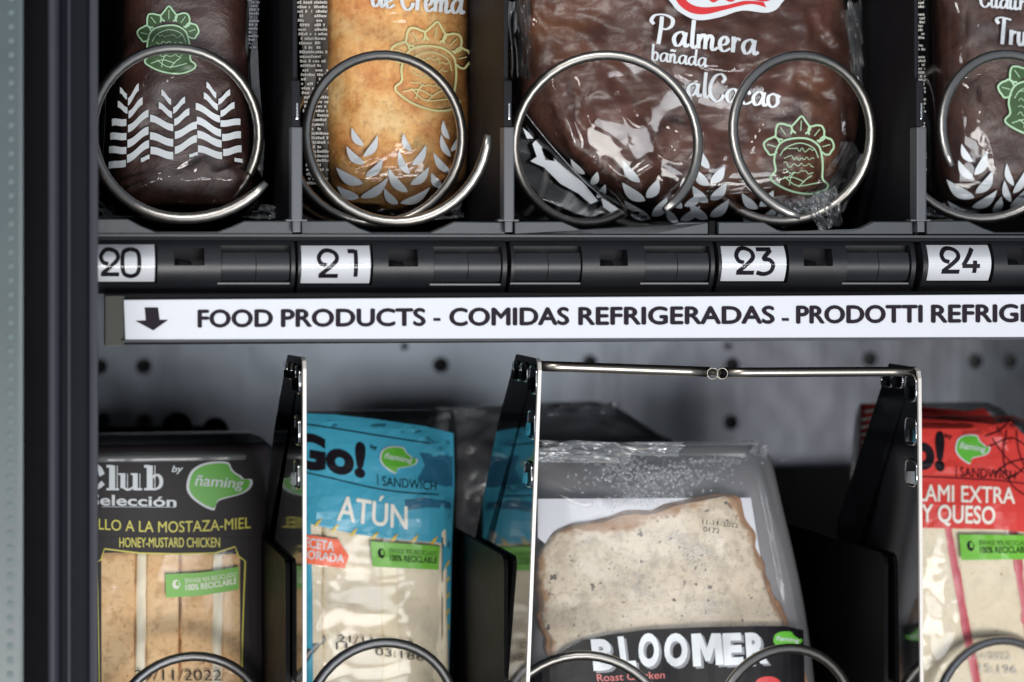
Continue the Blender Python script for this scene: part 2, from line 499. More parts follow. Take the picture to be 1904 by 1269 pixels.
def extrude_px(name, loop, d, thick, mat, parent=None, bevel=0.0):
    """A flat outline given on depth d, with real thickness along y."""
    V, Fc = fill2d([loop])
    bm = bmesh.new()
    a = [bm.verts.new(W(x, y, d)) for x, y in V]
    for f in Fc: bm.faces.new([a[i] for i in f])
    r = bmesh.ops.extrude_face_region(bm, geom=bm.faces[:])
    bmesh.ops.translate(bm, vec=(0, thick, 0), verts=[g for g in r['geom'] if isinstance(g, bmesh.types.BMVert)])
    bmesh.ops.recalc_face_normals(bm, faces=bm.faces)
    if bevel:
        bmesh.ops.dissolve_limit(bm, angle_limit=0.02, verts=bm.verts, edges=bm.edges)
        es = [e for e in bm.edges if len(e.link_faces) == 2 and e.calc_face_angle(0) > 0.5]
        bmesh.ops.bevel(bm, geom=es, offset=bevel, segments=1, affect='EDGES')
    return bm_obj(name, bm, mat, parent)

# ------------------------------------------------------------------ the cabinet
BW = 0.43
def back_wall():
    x0, x1 = W(-500, 0, BW).x, W(2700, 0, BW).x
    holes = [(185, 682, 15), (267, 682, 15), (752, 645, 7), (820, 679, 15), (1097, 674, 14), (1353, 644, 7), (1362, 680, 15),
             (1618, 668, 15), (1815, 672, 15), (1880, 672, 15), (190, 782, 15), (268, 784, 15), (820, 786, 15), (1360, 786, 15),
             (1097, 786, 14), (1610, 786, 14), (545, 680, 14), (545, 786, 14), (1815, 786, 14), (1880, 786, 14)]
    loops = [[(-700, -600), (3000, -600), (3000, 1700), (-700, 1700)]]
    for hx, hy, r in holes:
        loops.append([(hx + r * cos(2 * pi * k / 20), hy + r * sin(2 * pi * k / 20)) for k in range(20)])
    V, Fc = fill2d(loops)
    o = obj('back_wall', [W(x, y, BW) for x, y in V], Fc, M['wall'])
    o['kind'] = 'structure'
    for hx, hy, r in holes:
        c = W(hx, hy, BW); rr = r * (BW - CAM.y) / FPX / cos(YAW) * 1.0
        vv = []; ff = []
        for j, (dy, s) in enumerate(((0.0002, 1), (0.006, 1))):
            vv += [(c.x + rr * s * cos(2 * pi * k / 20), BW + dy, c.z + rr * s * sin(2 * pi * k / 20)) for k in range(20)]
        for k in range(20): ff.append((k, (k + 1) % 20, 20 + (k + 1) % 20, 20 + k))
        ff.append(tuple(range(20, 40)))
        obj('hole', vv, ff, M['dark'], o)
back_wall()

def room_box(name, lo, hi, mat):
    o = box(name, lo, hi, mat); o['kind'] = 'structure'; return o
XL = W(110, 0, 0.0).x
room_box('side_wall', (XL - 0.02, 0.0, -0.42), (XL, BW - 0.001, 0.3), M['frame'])
room_box('side_wall', (0.40, 0.0, -0.42), (0.42, BW - 0.001, 0.3), M['frame'])
room_box('ceiling', (XL, 0.0, 0.301), (0.44, BW, 0.32), M['frame'])
room_box('floor', (XL, 0.0, -0.44), (0.44, BW, -0.421), M['frame'])

# ------------------------------------------------------------------ the door frame at the left edge
def door_frame():
    t = thing('door_frame', 'dark door frame with dotted grey green glass edge along the left side', 'door frame', W(90, 620, -0.05))
    zt, zb = 0.2, -0.3
    def col(name, xa, xb, d, th, mat, bev=0.0):
        return box(name, (W(xa, 0, d).x, d, zb), (W(xb, 0, d).x, d + th, zt), mat, t, bev)
    g = col('glass_edge', -160, 44, -0.055, 0.006, M['glassband'], 0.0015)
    col('gasket', 40, 90, -0.047, 0.03, M['gasket'])
    col('frame_panel', 104, 181, -0.036, 0.03, M['frame'], 0.002)
    col('frame_lip', 166, 183, -0.040, 0.004, M['ridge'], 0.0015)
    col('frame_seam', 125, 131, -0.0368, 0.002, M['ridge'], 0.0004)
    # rounded ridge
    x0, x1 = W(84, 0, -0.05).x, W(112, 0, -0.05).x
    V = []; Fc = []
    for z in (zt, zb):
        for k in range(13):
            a = pi * k / 12
            V.append(((x0 + x1) / 2 - (x1 - x0) / 2 * cos(a), -0.044 - 0.0035 * sin(a), z))
    for k in range(12): Fc.append((k, k + 1, 14 + k, 13 + k))
    obj('ridge', V, Fc, M['ridge'], t, True)
    me = None
    for k in range(-2, 52):
        c = W(21, 24 + 26 * k * 1.0, -0.0553) if False else W(21 - k * 0.04, 24 + 26.2 * k, -0.0553)
        if me is None:
            bm = bmesh.new()
            r = 5.8 * (0.94 - 0.055) / FPX
            bmesh.ops.create_circle(bm, cap_ends=True, radius=r, segments=14)
            for v in bm.verts: v.co = Vector((v.co.x, 0, v.co.y))
            r2 = bmesh.ops.extrude_face_region(bm, geom=bm.faces[:])
            bmesh.ops.translate(bm, vec=(0, -0.0003, 0), verts=[q for q in r2['geom'] if isinstance(q, bmesh.types.BMVert)])
            me = bpy.data.meshes.new('dot'); bm.to_mesh(me); bm.free(); me.materials.append(M['dot'])
        o = bpy.data.objects.new('dot', me); COL.objects.link(o); o.parent = g
        o.location = c - world_loc(g)
door_frame()

# ------------------------------------------------------------------ the upper shelf
tray = thing('product_shelf', 'black plastic shelf with rounded front rail holding the cakes and coils', 'shelf', W(950, 500, 0.0))

def prof(z):   # rounded front of the rail
    zc, h = -0.0022, 0.0108
    return 0.0065 * ((z - zc) / h) ** 2 if abs(z - zc) < h * 1.3 else 0.011

def rail_panel(x0, x1, holes, label=None):
    """A front panel between photograph columns x0 and x1 with rectangular openings (xa, xb, ya, yb, depth)."""
    X = sorted({x0, x1} | {h[0] for h in holes} | {h[1] for h in holes})
    Y = sorted({442 + 8 * k for k in range(14)} | {h[2] for h in holes} | {h[3] for h in holes})
    def P(x, y, dd=0.0):
        a = W(x, y, 0.003); return Vector((a.x, prof(a.z) + dd, a.z))
    bm = bmesh.new(); grid = {}
    def inside(x, y):
        for h in holes:
            if h[0] < x < h[1] and h[2] < y < h[3]: return h
        return None
    for i in range(len(X) - 1):
        for j in range(len(Y) - 1):
            if inside((X[i] + X[i + 1]) / 2, (Y[j] + Y[j + 1]) / 2): continue
            ks = [(i, j), (i + 1, j), (i + 1, j + 1), (i, j + 1)]
            for k in ks:
                if k not in grid: grid[k] = bm.verts.new(P(X[k[0]], Y[k[1]]))
            bm.faces.new([grid[k] for k in ks])
    # walls all round the openings and the outer rim
    r = bmesh.ops.extrude_edge_only(bm, edges=[e for e in bm.edges if len(e.link_faces) == 1])
    bmesh.ops.translate(bm, vec=(0, 0.008, 0), verts=[v for v in r['geom'] if isinstance(v, bmesh.types.BMVert)])
    o = bm_obj('rail_panel', bm, M['plastic'], tray)
    if label: o['label'] = label
    for p in o.data.polygons: p.use_smooth = True
    o.data.set_sharp_from_angle(angle=radians(35))
    return o, P

def flap(P, panel, xa, xb, ya, yb):
    """Hinged strip in a recess: two convex leaves with a seam, a dark slit above."""
    xm = (xa + xb) / 2
    for a, b in ((xa + 1, xm - 0.7), (xm + 0.7, xb - 3)):
        V = []; Fc = []; n = 9
        for k in range(n):
            y = ya + 13 + (yb - ya - 16) * k / (n - 1)
            bul = 0.0012 - 0.0010 * sin(pi * k / (n - 1))
            V += [P(a, y, bul + .0004), P(b, y, bul + .0004)]
        for k in range(n - 1): Fc.append((2 * k, 2 * k + 1, 2 * k + 3, 2 * k + 2))
        obj('flap', V, Fc, M['flap'], panel, True)
    obj('recess', [P(xa - 2, ya - 2, .0045), P(xb + 2, ya - 2, .0045), P(xb + 2, yb + 2, .0045), P(xa - 2, yb + 2, .0045)], [(0, 1, 2, 3)], M['dark'], panel)
    ledge = [(P(xa - 6, yb + 1, -.0002)), P(xb - 2, yb + 1, -.0002), P(xb - 2, yb + 4, -.0006), P(xa - 6, yb + 4, -.0006)]
    obj('ledge', ledge + [v + Vector((0, .001, 0)) for v in ledge], [(0, 1, 2, 3), (4, 5, 6, 7), (0, 1, 5, 4), (1, 2, 6, 5), (2, 3, 7, 6), (3, 0, 4, 7)], M['plastic_grey'], panel)

def slot(P, panel, xa, xb, ya, yb):
    obj('slot', [P(xa - 2, ya - 2, .0078), P(xb + 2, ya - 2, .0078), P(xb + 2, yb + 2, .0078), P(xa - 2, yb + 2, .0078)], [(0, 1, 2, 3)], M['dark'], panel)
    c = [P(xa, yb - 12, .0070), P(xa + (xb - xa) * .6, yb - 9, .0074), P(xa + (xb - xa) * .6, yb - 1, .0060), P(xa, yb - 1, .0060)]
    obj('slot_tongue', c, [(0, 1, 2, 3)], M['plastic'], panel)

STROKE = {
 '2': [[(.26, .44), (.08, .52), (.02, .74), (.14, .95), (.32, 1.0), (.52, .9), (.58, .7), (.48, .5), (.06, .07)], [(.02, .05), (.62, .05)]],
 '0': [[(.3, 1.0), (.08, .88), (.03, .5), (.08, .12), (.3, 0), (.52, .12), (.57, .5), (.52, .88), (.3, 1.0)]],
 '1': [[(.2, .95), (.4, .95)], [(.42, 1.0), (.42, 0)]],
 '3': [[(.05, .96), (.55, .96)], [(.53, .94), (.26, .6), (.45, .55), (.57, .36), (.5, .1), (.28, 0), (.03, .06)]],
 '4': [[(.42, 1.0), (.05, .3)], [(.03, .28), (.62, .28)], [(.45, .5), (.45, 0)]],
}
def number_card(P, xa, xb, ya, yb, digits, label):
    c = (P(xa, ya) + P(xb, yb)) / 2
    t = thing('number_card', label, 'number card', c, 'number cards in the shelf rail')
    n = 13
    V = []; Fc = []
    for k in range(n):
        y = ya + (yb - ya) * k / (n - 1); b = .0014 - .0012 * sin(pi * k / (n - 1))
        V += [P(xa, y, b), P(xb, y, b)]
    m = len(V); V += [v + Vector((0, .0006, 0)) for v in V]
    for k in range(n - 1):
        Fc += [(2 * k, 2 * k + 1, 2 * k + 3, 2 * k + 2), (m + 2 * k, m + 2 * k + 1, m + 2 * k + 3, m + 2 * k + 2), (2 * k, 2 * k + 2, m + 2 * k + 2, m + 2 * k), (2 * k + 1, 2 * k + 3, m + 2 * k + 3, m + 2 * k + 1)]
    Fc += [(0, 1, m + 1, m), (2 * n - 2, 2 * n - 1, m + 2 * n - 1, m + 2 * n - 2)]
    obj('card', V, Fc, M['card'], t, False)
    class S:
        def at(s, px, py, eps=0):
            k = max(0, min(1, (py - ya) / (yb - ya))); return P(px, py, .0014 - .0012 * sin(pi * k) - eps)
    pr = Print(S(), 0.00012)
    for ch, x0, y0, w, h in digits:
        for st in STROKE[ch]:
            pts = [(x0 + gx / .6 * w, y0 + (1 - gy) * h) for gx, gy in (catmull(st, 7) if len(st) > 2 else catmull(st, 6))]
            pr.ribbon(pts, 7.6)
    pr.build('number', M['ink'], t)
    V = []
    for k in range(n):
        y = ya - 1 + (yb - ya + 2) * k / (n - 1); b = .0011 - .0013 * sin(pi * k / (n - 1))
        V += [P(xa - 1, y, b - .0003), P(xb + 1, y, b - .0003)]
    obj('clear_cover', V, [(2 * k, 2 * k + 1, 2 * k + 3, 2 * k + 2) for k in range(n - 1)], M['cover'], t, True)

for x0, x1, card, sl, fl in (
    (60, 547, (150, 287, 455, 524), (323, 379, 462, 494), [(410, 540, 457, 525)]),
    (553, 940, (559, 687, 457, 527), (720, 775, 464, 496), [(805, 932, 459, 527)]),
    (948, 1325, None, (1112, 1164, 465, 495), [(954, 1080, 458, 525), (1196, 1318, 458, 525)]),
    (1333, 1698, (1339, 1458, 458, 523), (1490, 1544, 463, 495), [(1571, 1690, 457, 525)]),
    (1712, 2090, (1722, 1838, 456, 522), (1868, 1920, 461, 493), [(1950, 2070, 457, 525)])):
    hs = [(*sl, .005)] + [(*f, .004) for f in fl]
    if card: hs.append((card[0] - 1, card[1] + 5, card[2] - 3, card[3] + 3, .003))
    panel, P = rail_panel(x0, x1, hs)
    slot(P, panel, *sl)
    for f in fl: flap(P, panel, *f)
    if card:
        obj('recess', [P(card[0] - 3, card[2] - 5, .0035), P(card[1] + 7, card[2] - 5, .0035), P(card[1] + 7, card[3] + 5, .0035), P(card[0] - 3, card[3] + 5, .0035)], [(0, 1, 2, 3)], M['dark'], panel)
        digits, lab = {
            150: ([('2', 186, 464, 34, 49), ('0', 225, 463, 35, 51)], 'white number card reading 20 under the dark cake, cut off by the door frame'),
            559: ([('2', 590, 466, 36, 50), ('1', 632, 465, 40, 50)], 'white number card reading 21 under the golden pastry'),
            1339: ([('2', 1365, 462, 33, 48), ('3', 1402, 462, 33, 48)], 'white number card reading 23 under the big chocolate palmier'),
            1722: ([('2', 1746, 462, 33, 46), ('4', 1783, 462, 33, 46)], 'white number card reading 24 under the truffle cake')}[card[0]]
        number_card(P, *card, digits, lab)

for loop in (
    [(60, 407), (238, 407), (262, 420), (290, 431), (405, 431), (430, 422), (455, 411), (545, 411), (545, 437), (60, 437)],
    [(560, 411), (645, 411), (668, 424), (690, 432), (800, 432), (820, 424), (845, 412), (940, 413), (940, 437), (560, 437)],
    [(956, 412), (1045, 412), (1075, 425), (1100, 433), (1215, 433), (1240, 422), (1262, 413), (1318, 413), (1318, 437), (956, 437)],
    [(1335, 413), (1420, 413), (1445, 427), (1470, 433), (1570, 433), (1600, 424), (1625, 412), (1698, 412), (1698, 437), (1335, 437)],
    [(1722, 411), (1800, 411), (1830, 425), (1850, 432), (1960, 432), (1990, 415), (2010, 412), (2100, 412), (2100, 437), (1722, 437)]):
    extrude_px('shelf_lip', loop, 0.003, 0.003, M['lip'], tray, 0.0004)
zf = W(900, 437, 0.003).z
box('shelf_ledge', (W(60, 437, 0).x, 0.0015, zf - 0.0008), (W(2100, 437, 0).x, 0.004, zf), M['lip'], tray)
box('shelf_floor', (XL + .001, 0.004, zf - 0.0022), (0.398, 0.40, zf - 0.0009), M['divider'], tray)
box('shelf_back', (XL + .001, 0.395, zf), (0.398, 0.40, 0.19), M['black_div'], tray)
box('shelf_underside', (XL + .001, 0.010, W(900, 545, 0.01).z), (0.398, 0.36, zf - 0.003), M['divider'], tray)
ztop = W(900, -70, 0).z
for xc in (551, 945, 1711):
    x = W(xc, 300, 0).x
    w = 0.0010
    dv = box('shelf_divider', (x - 0.0008, 0.004, zf), (x + 0.0008, 0.39, ztop), M['divider'], tray, 0.0004)
    bm = box_bm((x - .0019, -.0015, W(xc, 412, 0).z), (x + .0019, .006, W(xc, 237, 0).z), 0.0005)
    box_bm((x - .0038, -.0008, W(xc, 412, 0).z), (x + .0038, .005, W(xc, 408, 0).z), 0.0004, bm)
    box_bm((x - .0014, -.001, W(xc, 432, 0).z), (x + .0014, .004, W(xc, 411, 0).z), 0.0004, bm)
    bm_obj('divider_post', bm, M['plastic_grey'], tray)
    box('divider_cap', (x - .0017, -.0005, W(xc, 236, 0).z), (x + .0013, .005, W(xc, 150, 0).z), M['divider'], tray, 0.0006)
    box('divider_clip', (x - .0002, -.0011, W(xc, 222, 0).z), (x + .0005, .001, W(xc, 192, 0).z), M['chrome'], tray, 0.0002)
box('divider_clip', (W(1321, 400, 0).x, .002, W(1321, 437, 0).z), (W(1332, 400, 0).x, .008, W(1321, 411, 0).z), M['black_div'], tray)

# ------------------------------------------------------------------ the sign under the rail
def sign():
    d = -0.004
    h = thing('sign_holder', 'smoky clear plastic channel behind the white food sign', 'sign holder', W(900, 640, -.002))
    a, b = W(195, 546, -.002), W(2050, 636, -.002)
    box('channel', (a.x, -.002, W(900, 637, 0).z), (b.x, .004, a.z), M['black_div'], h, 0.0005)
    box('channel_end', (a.x, -.0026, W(900, 639, 0).z), (W(231, 0, -.002).x, -.002, W(900, 548, 0).z), M['holder'], h, 0.0002)
    e = [W(228, 634.5, -.0042), W(2050, 629.2, -.0042)]
    V, Fc = tube([e[0], e[1]], 0.0005, 8)
    obj('channel_edge', V, Fc, M['plastic_grey'], h)
    t = thing('food_sign', 'long white sign strip with a black down arrow reading FOOD PRODUCTS', 'sign', W(900, 600, d))
    q = [(230, 558), (700, 553), (1300, 549.5), (2050, 547), (2050, 628), (1300, 630), (700, 632), (233, 636)]
    extrude_px('strip', q, d, 0.0012, M['sign'], t, 0.0002)
    pr = Print(Flat(d), 0.0002)
    pr.poly([(269, 572), (294, 572), (297, 595), (313, 595), (285, 615), (252, 597), (271, 596)])
    ink = 0.012
    def seg(s, x0, x1, bold=ink):
        f = lambda x: 577 - (x - 369) * 0.0066
        pr.text(s, (x0, f(x0)), (x1, f(x1)), (x1, f(x1) + 31.5), (x0, f(x0) + 32), bold=0.0, step=40, fat=1.8)
    seg('FOOD', 369, 506); seg('PRODUCTS', 524, 790)
    seg('COMIDAS', 837, 1057); seg('REFRIGERADAS', 1077, 1439)
    seg('PRODOTTI', 1482, 1714); seg('REFRIGERATI', 1733, 2030)
    for x in (806, 1454): pr.poly([(x, 592), (x + 13, 592), (x + 13, 597), (x, 597)])
    pr.build('lettering', M['signink'], t)
sign()

# ------------------------------------------------------------------ coils
def coil(cx, cy, start, sgn, label, mat, R=161, pitch=0.052, turns=5.5, d0=0.0, group='coils of the upper shelf', r=0.0019, flare=0.0):
    c = W(cx, cy, d0); Rm = R * 0.94 / FPX / cos(YAW) * 1.0
    n = int(turns * 44)
    pts = []
    for i in range(n + 1):
        a = radians(start) + sgn * 2 * pi * turns * i / n
        fl = 1 + flare * max(0, 1 - (turns * i / n) / .16) ** 1.5
        pts.append((c.x + Rm * fl * cos(a), d0 + pitch * turns * i / n, c.z + Rm * fl * sin(a)))
    def rr(t):
        s = t * n
        return r * (0.62 if s < 0.4 else 0.9 if s < 1.2 else 1)
    V, Fc = tube(pts, rr, 14)
    o = obj('coil', V, Fc, mat, None, True, origin=(c.x, d0, c.z))
    o['label'] = label; o['category'] = 'coil'; o['group'] = group
    return o
coil(343, 241, -33, -1, 'steel coil above number card 20 in front of the dark cake with white wheat', M['wire'], flare=.10)
coil(748, 250, 0, -1, 'steel coil above number card 21 in front of the golden pastry', M['wire'])
coil(1158, 252, -60, 1, 'left steel coil in front of the big chocolate palmier', M['wire'], pitch=.066, turns=5)
coil(1530, 252, 254, -1, 'right steel coil in front of the big chocolate palmier above number card 23', M['wire'])
coil(1905, 250, 203, -1, 'steel coil above number card 24 in front of the truffle cake', M['wire'])
LG = 'coils of the lower shelf'
coil(362, 1392, -100, -1, 'dark coil in front of the black club sandwich pack', M['wire_dark'], d0=0.07, group=LG)
coil(727, 1366, -100, -1, 'dark coil in front of the blue tuna sandwich pack', M['wire_dark'], d0=0.055, group=LG)
coil(1114, 1394, -85, 1, 'left steel coil in front of the bloomer sandwich pack', M['wire'], d0=0.02, group=LG)
coil(1496, 1378, 260, -1, 'right steel coil in front of the bloomer sandwich pack', M['wire'], d0=0.02, group=LG)
coil(1897, 1352, 250, -1, 'dark coil in front of the red salami sandwich pack', M['wire_dark'], d0=0.06, group=LG)

# ------------------------------------------------------------------ the lower shelf: tray, dividers, polished plates
low = thing('lower_shelf', 'black lower shelf tray with tall black dividers under the sandwiches', 'shelf', W(950, 1560, 0.05))
zl = W(900, 1560, 0.0).z
box('shelf_floor', (XL + .001, 0.0, zl - .003), (0.398, 0.40, zl), M['black_div'], low)
box('shelf_back', (XL + .001, 0.408, zl), (0.398, 0.412, W(1200, 872, 0.41).z), M['black_div'], low)
for fx, y, d0 in ((535, 1042, .04), (941, 1035, .04), (1648, 1031, .035)):
    x = W(fx, y, d0).x; zt = W(fx, y, d0).z
    bm = bmesh.new()
    pr_ = [(d0, zl), (d0, zt - .004), (d0 + .0012, zt - .0012), (d0 + .004, zt), (0.40, zt), (0.40, zl)]
    A = [bm.verts.new((x - .0008, y_, z_)) for y_, z_ in pr_]; B = [bm.verts.new((x + .0008, y_, z_)) for y_, z_ in pr_]
    bm.faces.new(A); bm.faces.new(B[::-1])
    for k in range(6): bm.faces.new([A[k], A[(k + 1) % 6], B[(k + 1) % 6], B[k]])
    bm_obj('shelf_divider', bm, M['black_div'], low)

def plate(top, bottom, back, label, tabs):
    """Polished trapezoid plate standing upright: front edge from pixel top to bottom, back edge through pixels."""
    d0 = 0.004
    a, b = W(top[0], top[1], d0), W(bottom[0], bottom[1], d0)
    def X(z): return a.x + (b.x - a.x) * (a.z - z) / (a.z - b.z)
    t = thing('polished_plate', label, 'side plate', (X(b.z), d0, b.z), 'polished side plates between the sandwiches')
    outline = [(d0, b.z), (d0, a.z - .004), (d0 + .001, a.z - .0012), (d0 + .0035, a.z)]
    for px, py in back:
        z = a.z if py is None else None
        if z is None:
            z = a.z
            for _ in range(6):
                d = depth_at(px, X(z)); z = W(px, py, d).z
        d = depth_at(px, X(z)); outline.append((d, z))
    d = outline[-1][0]; outline.append((d, b.z))
    bm = bmesh.new(); th = .0005
    A = [bm.verts.new((X(z) - th, y, z)) for y, z in outline]; B = [bm.verts.new((X(z) + th, y, z)) for y, z in outline]
    bm.faces.new(A); bm.faces.new(B[::-1]); n = len(A)
    for k in range(n): bm.faces.new([A[k], A[(k + 1) % n], B[(k + 1) % n], B[k]])
    bm_obj('sheet', bm, M['plate'], t)
    # folded front flange
    path = [Vector((X(z), y - .0003, z)) for y, z in outline[:4]]
    bm = bmesh.new()
    for p, q in zip(path, path[1:]):
        box_bm((min(p.x, q.x) - .0009, min(p.y, q.y) - .0004, min(p.z, q.z) - .0001), (max(p.x, q.x) + .0009, max(p.y, q.y) + .0008, max(p.z, q.z)), 0, bm) if abs(p.z - q.z) < .01 else None
    V = []; Fc = []
    for i, p in enumerate(path):
        for dx, dy in ((-.0008, 0.0004), (-.0006, -.0005), (.0006, -.0005), (.0008, 0.0004)): V.append(p + Vector((dx, dy + 0, 0)))
    for i in range(len(path) - 1):
        for k in range(4): Fc.append((i * 4 + k, i * 4 + (k + 1) % 4, i * 4 + 4 + (k + 1) % 4, i * 4 + 4 + k))
    bm.free()
    obj('front_edge', V, Fc, M['edge'], t)
    for px, py, h in tabs:
        z = a.z
        for _ in range(6):
            d = depth_at(px, X(z)); z = W(px, py, d).z
        s = (d - CAM.y) / FPX / cos(YAW)
        hh = h * s / 2; ww = .0060
        # punched slot: raised stadium rim and a bent tongue
        ring = []
        for k in range(20):
            q = 2 * pi * k / 20
            yy = ww * math.copysign(abs(cos(q)) ** .6, cos(q)); zz = hh * math.copysign(abs(sin(q)) ** .5, sin(q))
            ring.append(Vector((X(z) - .0007, d + yy, z + zz)))
        V, Fc = tube(ring + [ring[0]], 0.00046, 6, False)
        o = obj('slot_rim', V, Fc, M['chrome'], t, True)
        obj('slot_tongue', [(X(z) - .0006, d - ww * .7, z - hh * .8), (X(z) - .0026, d + ww * .2, z - hh * .75), (X(z) - .0024, d + ww * .3, z + hh * .1), (X(z) - .0006, d - ww * .6, z + hh * .2),
              (X(z) - .0006, d + ww * .8, z - hh * .8), (X(z) - .0012, d + ww * .9, z + hh * .1)], [(0, 1, 2, 3), (1, 4, 5, 2)], M['chrome'], t, True)
        obj('slot_hole', [ring[k] + Vector((.00008, 0, 0)) for k in range(20)], [tuple(range(20))], M['dark'], t)
    return t, X, a

plate((566, 665), (566, 1290), [(537, 660), (512, 800), (488, 1010), (470, 1290)], 'polished plate left of the blue tuna sandwich pack',
      [(541, 690, 30), (550, 692, 30), (557, 706, 50), (556, 800, 52), (555, 882, 50)])
plate((1004, 668), (980, 1290), [(962, 659), (930, 780), (884, 1010), (850, 1290)], 'leaning polished plate left of the bloomer sandwich pack',
      [(964, 690, 34), (978, 692, 34), (995, 706, 52), (992, 790, 52), (986, 882, 46)])
plate((1709, 684), (1713, 1290), [(1655, 676), (1615, 800), (1560, 965), (1535, 1290)], 'polished plate between the bloomer and salami sandwich packs',
      [(1652, 708, 24), (1672, 704, 36), (1697, 722, 50), (1697, 802, 52), (1698, 880, 50)])

def cross_rod():
    d = 0.008
    t = thing('cross_rod', 'steel cross rod joined in the middle between two polished plates', 'rod', W(1335, 692, d))
    for a, b, r in (((1006, 681), (1318, 692), .0019), ((1350, 693), (1704, 691), .0018)):
        A, B = W(*a, d), W(*b, d)
        V, Fc = tube([A + (B - A) * k / 8 for k in range(9)], r, 20)
        obj('rod', V, Fc, M['rod'], t, True)
    A, B = W(1340, 693.5, d), W(1351, 693.5, d)
    V, Fc = tube([A, B], .0020, 18); obj('rod_cap', V, Fc, M['black_div'], t, True)
    A, B = W(1314, 692, d), W(1342, 693, d)
    V, Fc = tube([A, B], .0011, 18); obj('rod_pin', V, Fc, M['holder'], t, True)
    for cx, cy, dd in ((1325, 695, .0055), (1343, 695, .0045)):
        c = W(cx, cy, dd)
        ring = [c + Vector((.0020 * cos(2 * pi * k / 24), 0, .0020 * sin(2 * pi * k / 24))) for k in range(25)]
        V, Fc = tube(ring, .00022, 8, False); obj('ring', V, Fc, M['rod'], t, True)
cross_rod()

# ------------------------------------------------------------------ food and pack materials
def chocolate(name, a, b, rough=0.38, patch=None, sc=70):
    t = NT(name)
    f = t.noise(sc, 6, 0.62, dist=0.6); g = t.noise(sc * .28, 4, 0.6)
    c = t.mix(t.ramp(f, [(.35, (0, 0, 0)), (.7, (1, 1, 1))]), a, b)
    if patch: c = t.mix(t.ramp(g, [(.55, (0, 0, 0)), (.72, (.8, .8, .8))]), c, patch)
    n = t.bump(f, 0.5, 0.0016); n = t.bump(t.noise(sc * 9, 4), 0.15, 0.0005, n)
    t.bsdf(c, rough, 0, n, 0.5)
    return t.m
M['cake'] = chocolate('dark_cake', (0.028, 0.009, 0.006), (0.060, 0.021, 0.014), 0.42)
M['palmier'] = chocolate('palmier_chocolate', (0.066, 0.025, 0.017), (0.145, 0.062, 0.044), 0.38, (0.20, 0.080, 0.030), 62)
M['truffle'] = chocolate('truffle_chocolate', (0.042, 0.016, 0.011), (0.095, 0.042, 0.030), 0.42, None, 90)

def pastry():
    t = NT('golden_pastry')
    f = t.noise(55, 6, 0.65, dist=.4); g = t.noise(24, 4, 0.6); h = t.noise(420, 4, .7)
    c = t.ramp(f, [(.28, (.46, .15, .03)), (.40, (.66, .27, .07)), (.52, (.84, .45, .15)), (.68, (.95, .66, .30))])
    c = t.mix(t.ramp(g, [(.5, (0, 0, 0)), (.68, (.8, .8, .8))]), c, (.46, .125, .022))
    c = t.mix(t.ramp(h, [(.35, (.35, .35, .35)), (.5, (0, 0, 0))]), c, (.24, .07, .016))
    t.bsdf(c, 0.5, 0, t.bump(h, 0.35, 0.0009), 0.4); return t.m
M['pastry'] = pastry()

def bread(name, a, b, speck=None, pore=0.3, sc=45, speckscale=260, dens=.71, toast=None, pc=1.0):
    t = NT(name)
    f = t.noise(sc, 5, 0.6); h = t.noise(480, 5, .7); p = t.noise(150, 3, .55)
    c = t.mix(t.ramp(f, [(.3, (0, 0, 0)), (.7, (1, 1, 1))]), a, b)
    c = t.mix(t.ramp(p, [(.33, (.6 * pc,) * 3), (.46, (0, 0, 0))]), c, tuple(v * .66 for v in a))
    c = t.mix(t.ramp(h, [(.34, (.65 * pc,) * 3), (.47, (0, 0, 0))]), c, tuple(v * .6 for v in a))
    if speck:
        s = t.noise(speckscale, 2, .5)
        c = t.mix(t.ramp(s, [(dens, (0, 0, 0)), (dens + .035, (.9, .9, .9))]), c, speck)
    if toast:
        at = t.n('Attribute', attribute_name='rim')
        e = t.n('Math', operation='MULTIPLY_ADD'); t.t.links.new(t.noise(48, 4, .65), e.inputs[0]); e.inputs[1].default_value = -.75
        sh = t.n('Math', operation='ADD'); sh.inputs[1].default_value = .325; t.t.links.new(at.outputs['Fac'], sh.inputs[0]); t.t.links.new(sh.outputs[0], e.inputs[2])
        c = t.mix(t.ramp(e.outputs[0], [(.0, (.85, .85, .85)), (.025, (.5, .5, .5)), (.06, (0, 0, 0))]), c, toast)
        s2 = t.noise(520, 2, .5); c = t.mix(t.ramp(s2, [(.68, (0, 0, 0)), (.71, (.7, .7, .7))]), c, (.10, .06, .03))
    n = t.bump(h, pore, 0.0009); n = t.bump(p, pore * .8, 0.0015, n)
    t.bsdf(c, 0.75, 0, n, 0.25); return t.m
M['bread_tan'] = bread('toasted_bread', (.86, .50, .23), (.96, .70, .40), (.30, .12, .03), .4)
M['bread_white'] = bread('white_bread', (.80, .685, .49), (.90, .81, .63), (.5, .36, .2), .4, 30, 200, .72, None, .38)
M['bread_seed'] = bread('seeded_bread', (.56, .455, .33), (.70, .60, .46), (.05, .035, .022), .6, 50, 260, .675, (.34, .165, .055))
M['crust'] = bread('brown_crust', (.22, .085, .022), (.42, .20, .07), None, .5)
M['filling'] = plain('pale_filling', (.88, .80, .60), .45, var=.06, scale=60)
M['salami'] = plain('salami_filling', (.56, .10, .13), .4, var=.3, scale=400)
M['tuna'] = plain('tuna_filling', (.84, .73, .50), .6, var=.15, scale=200, bump=.3)
M['film'] = film_mat('clear_film', 0.85, crinkle=0.30, scale=16, rough=0.06, haze=0.003)
M['film_taut'] = film_mat('taut_film', 0.50, crinkle=0.26, scale=30, rough=0.10, haze=0.005)
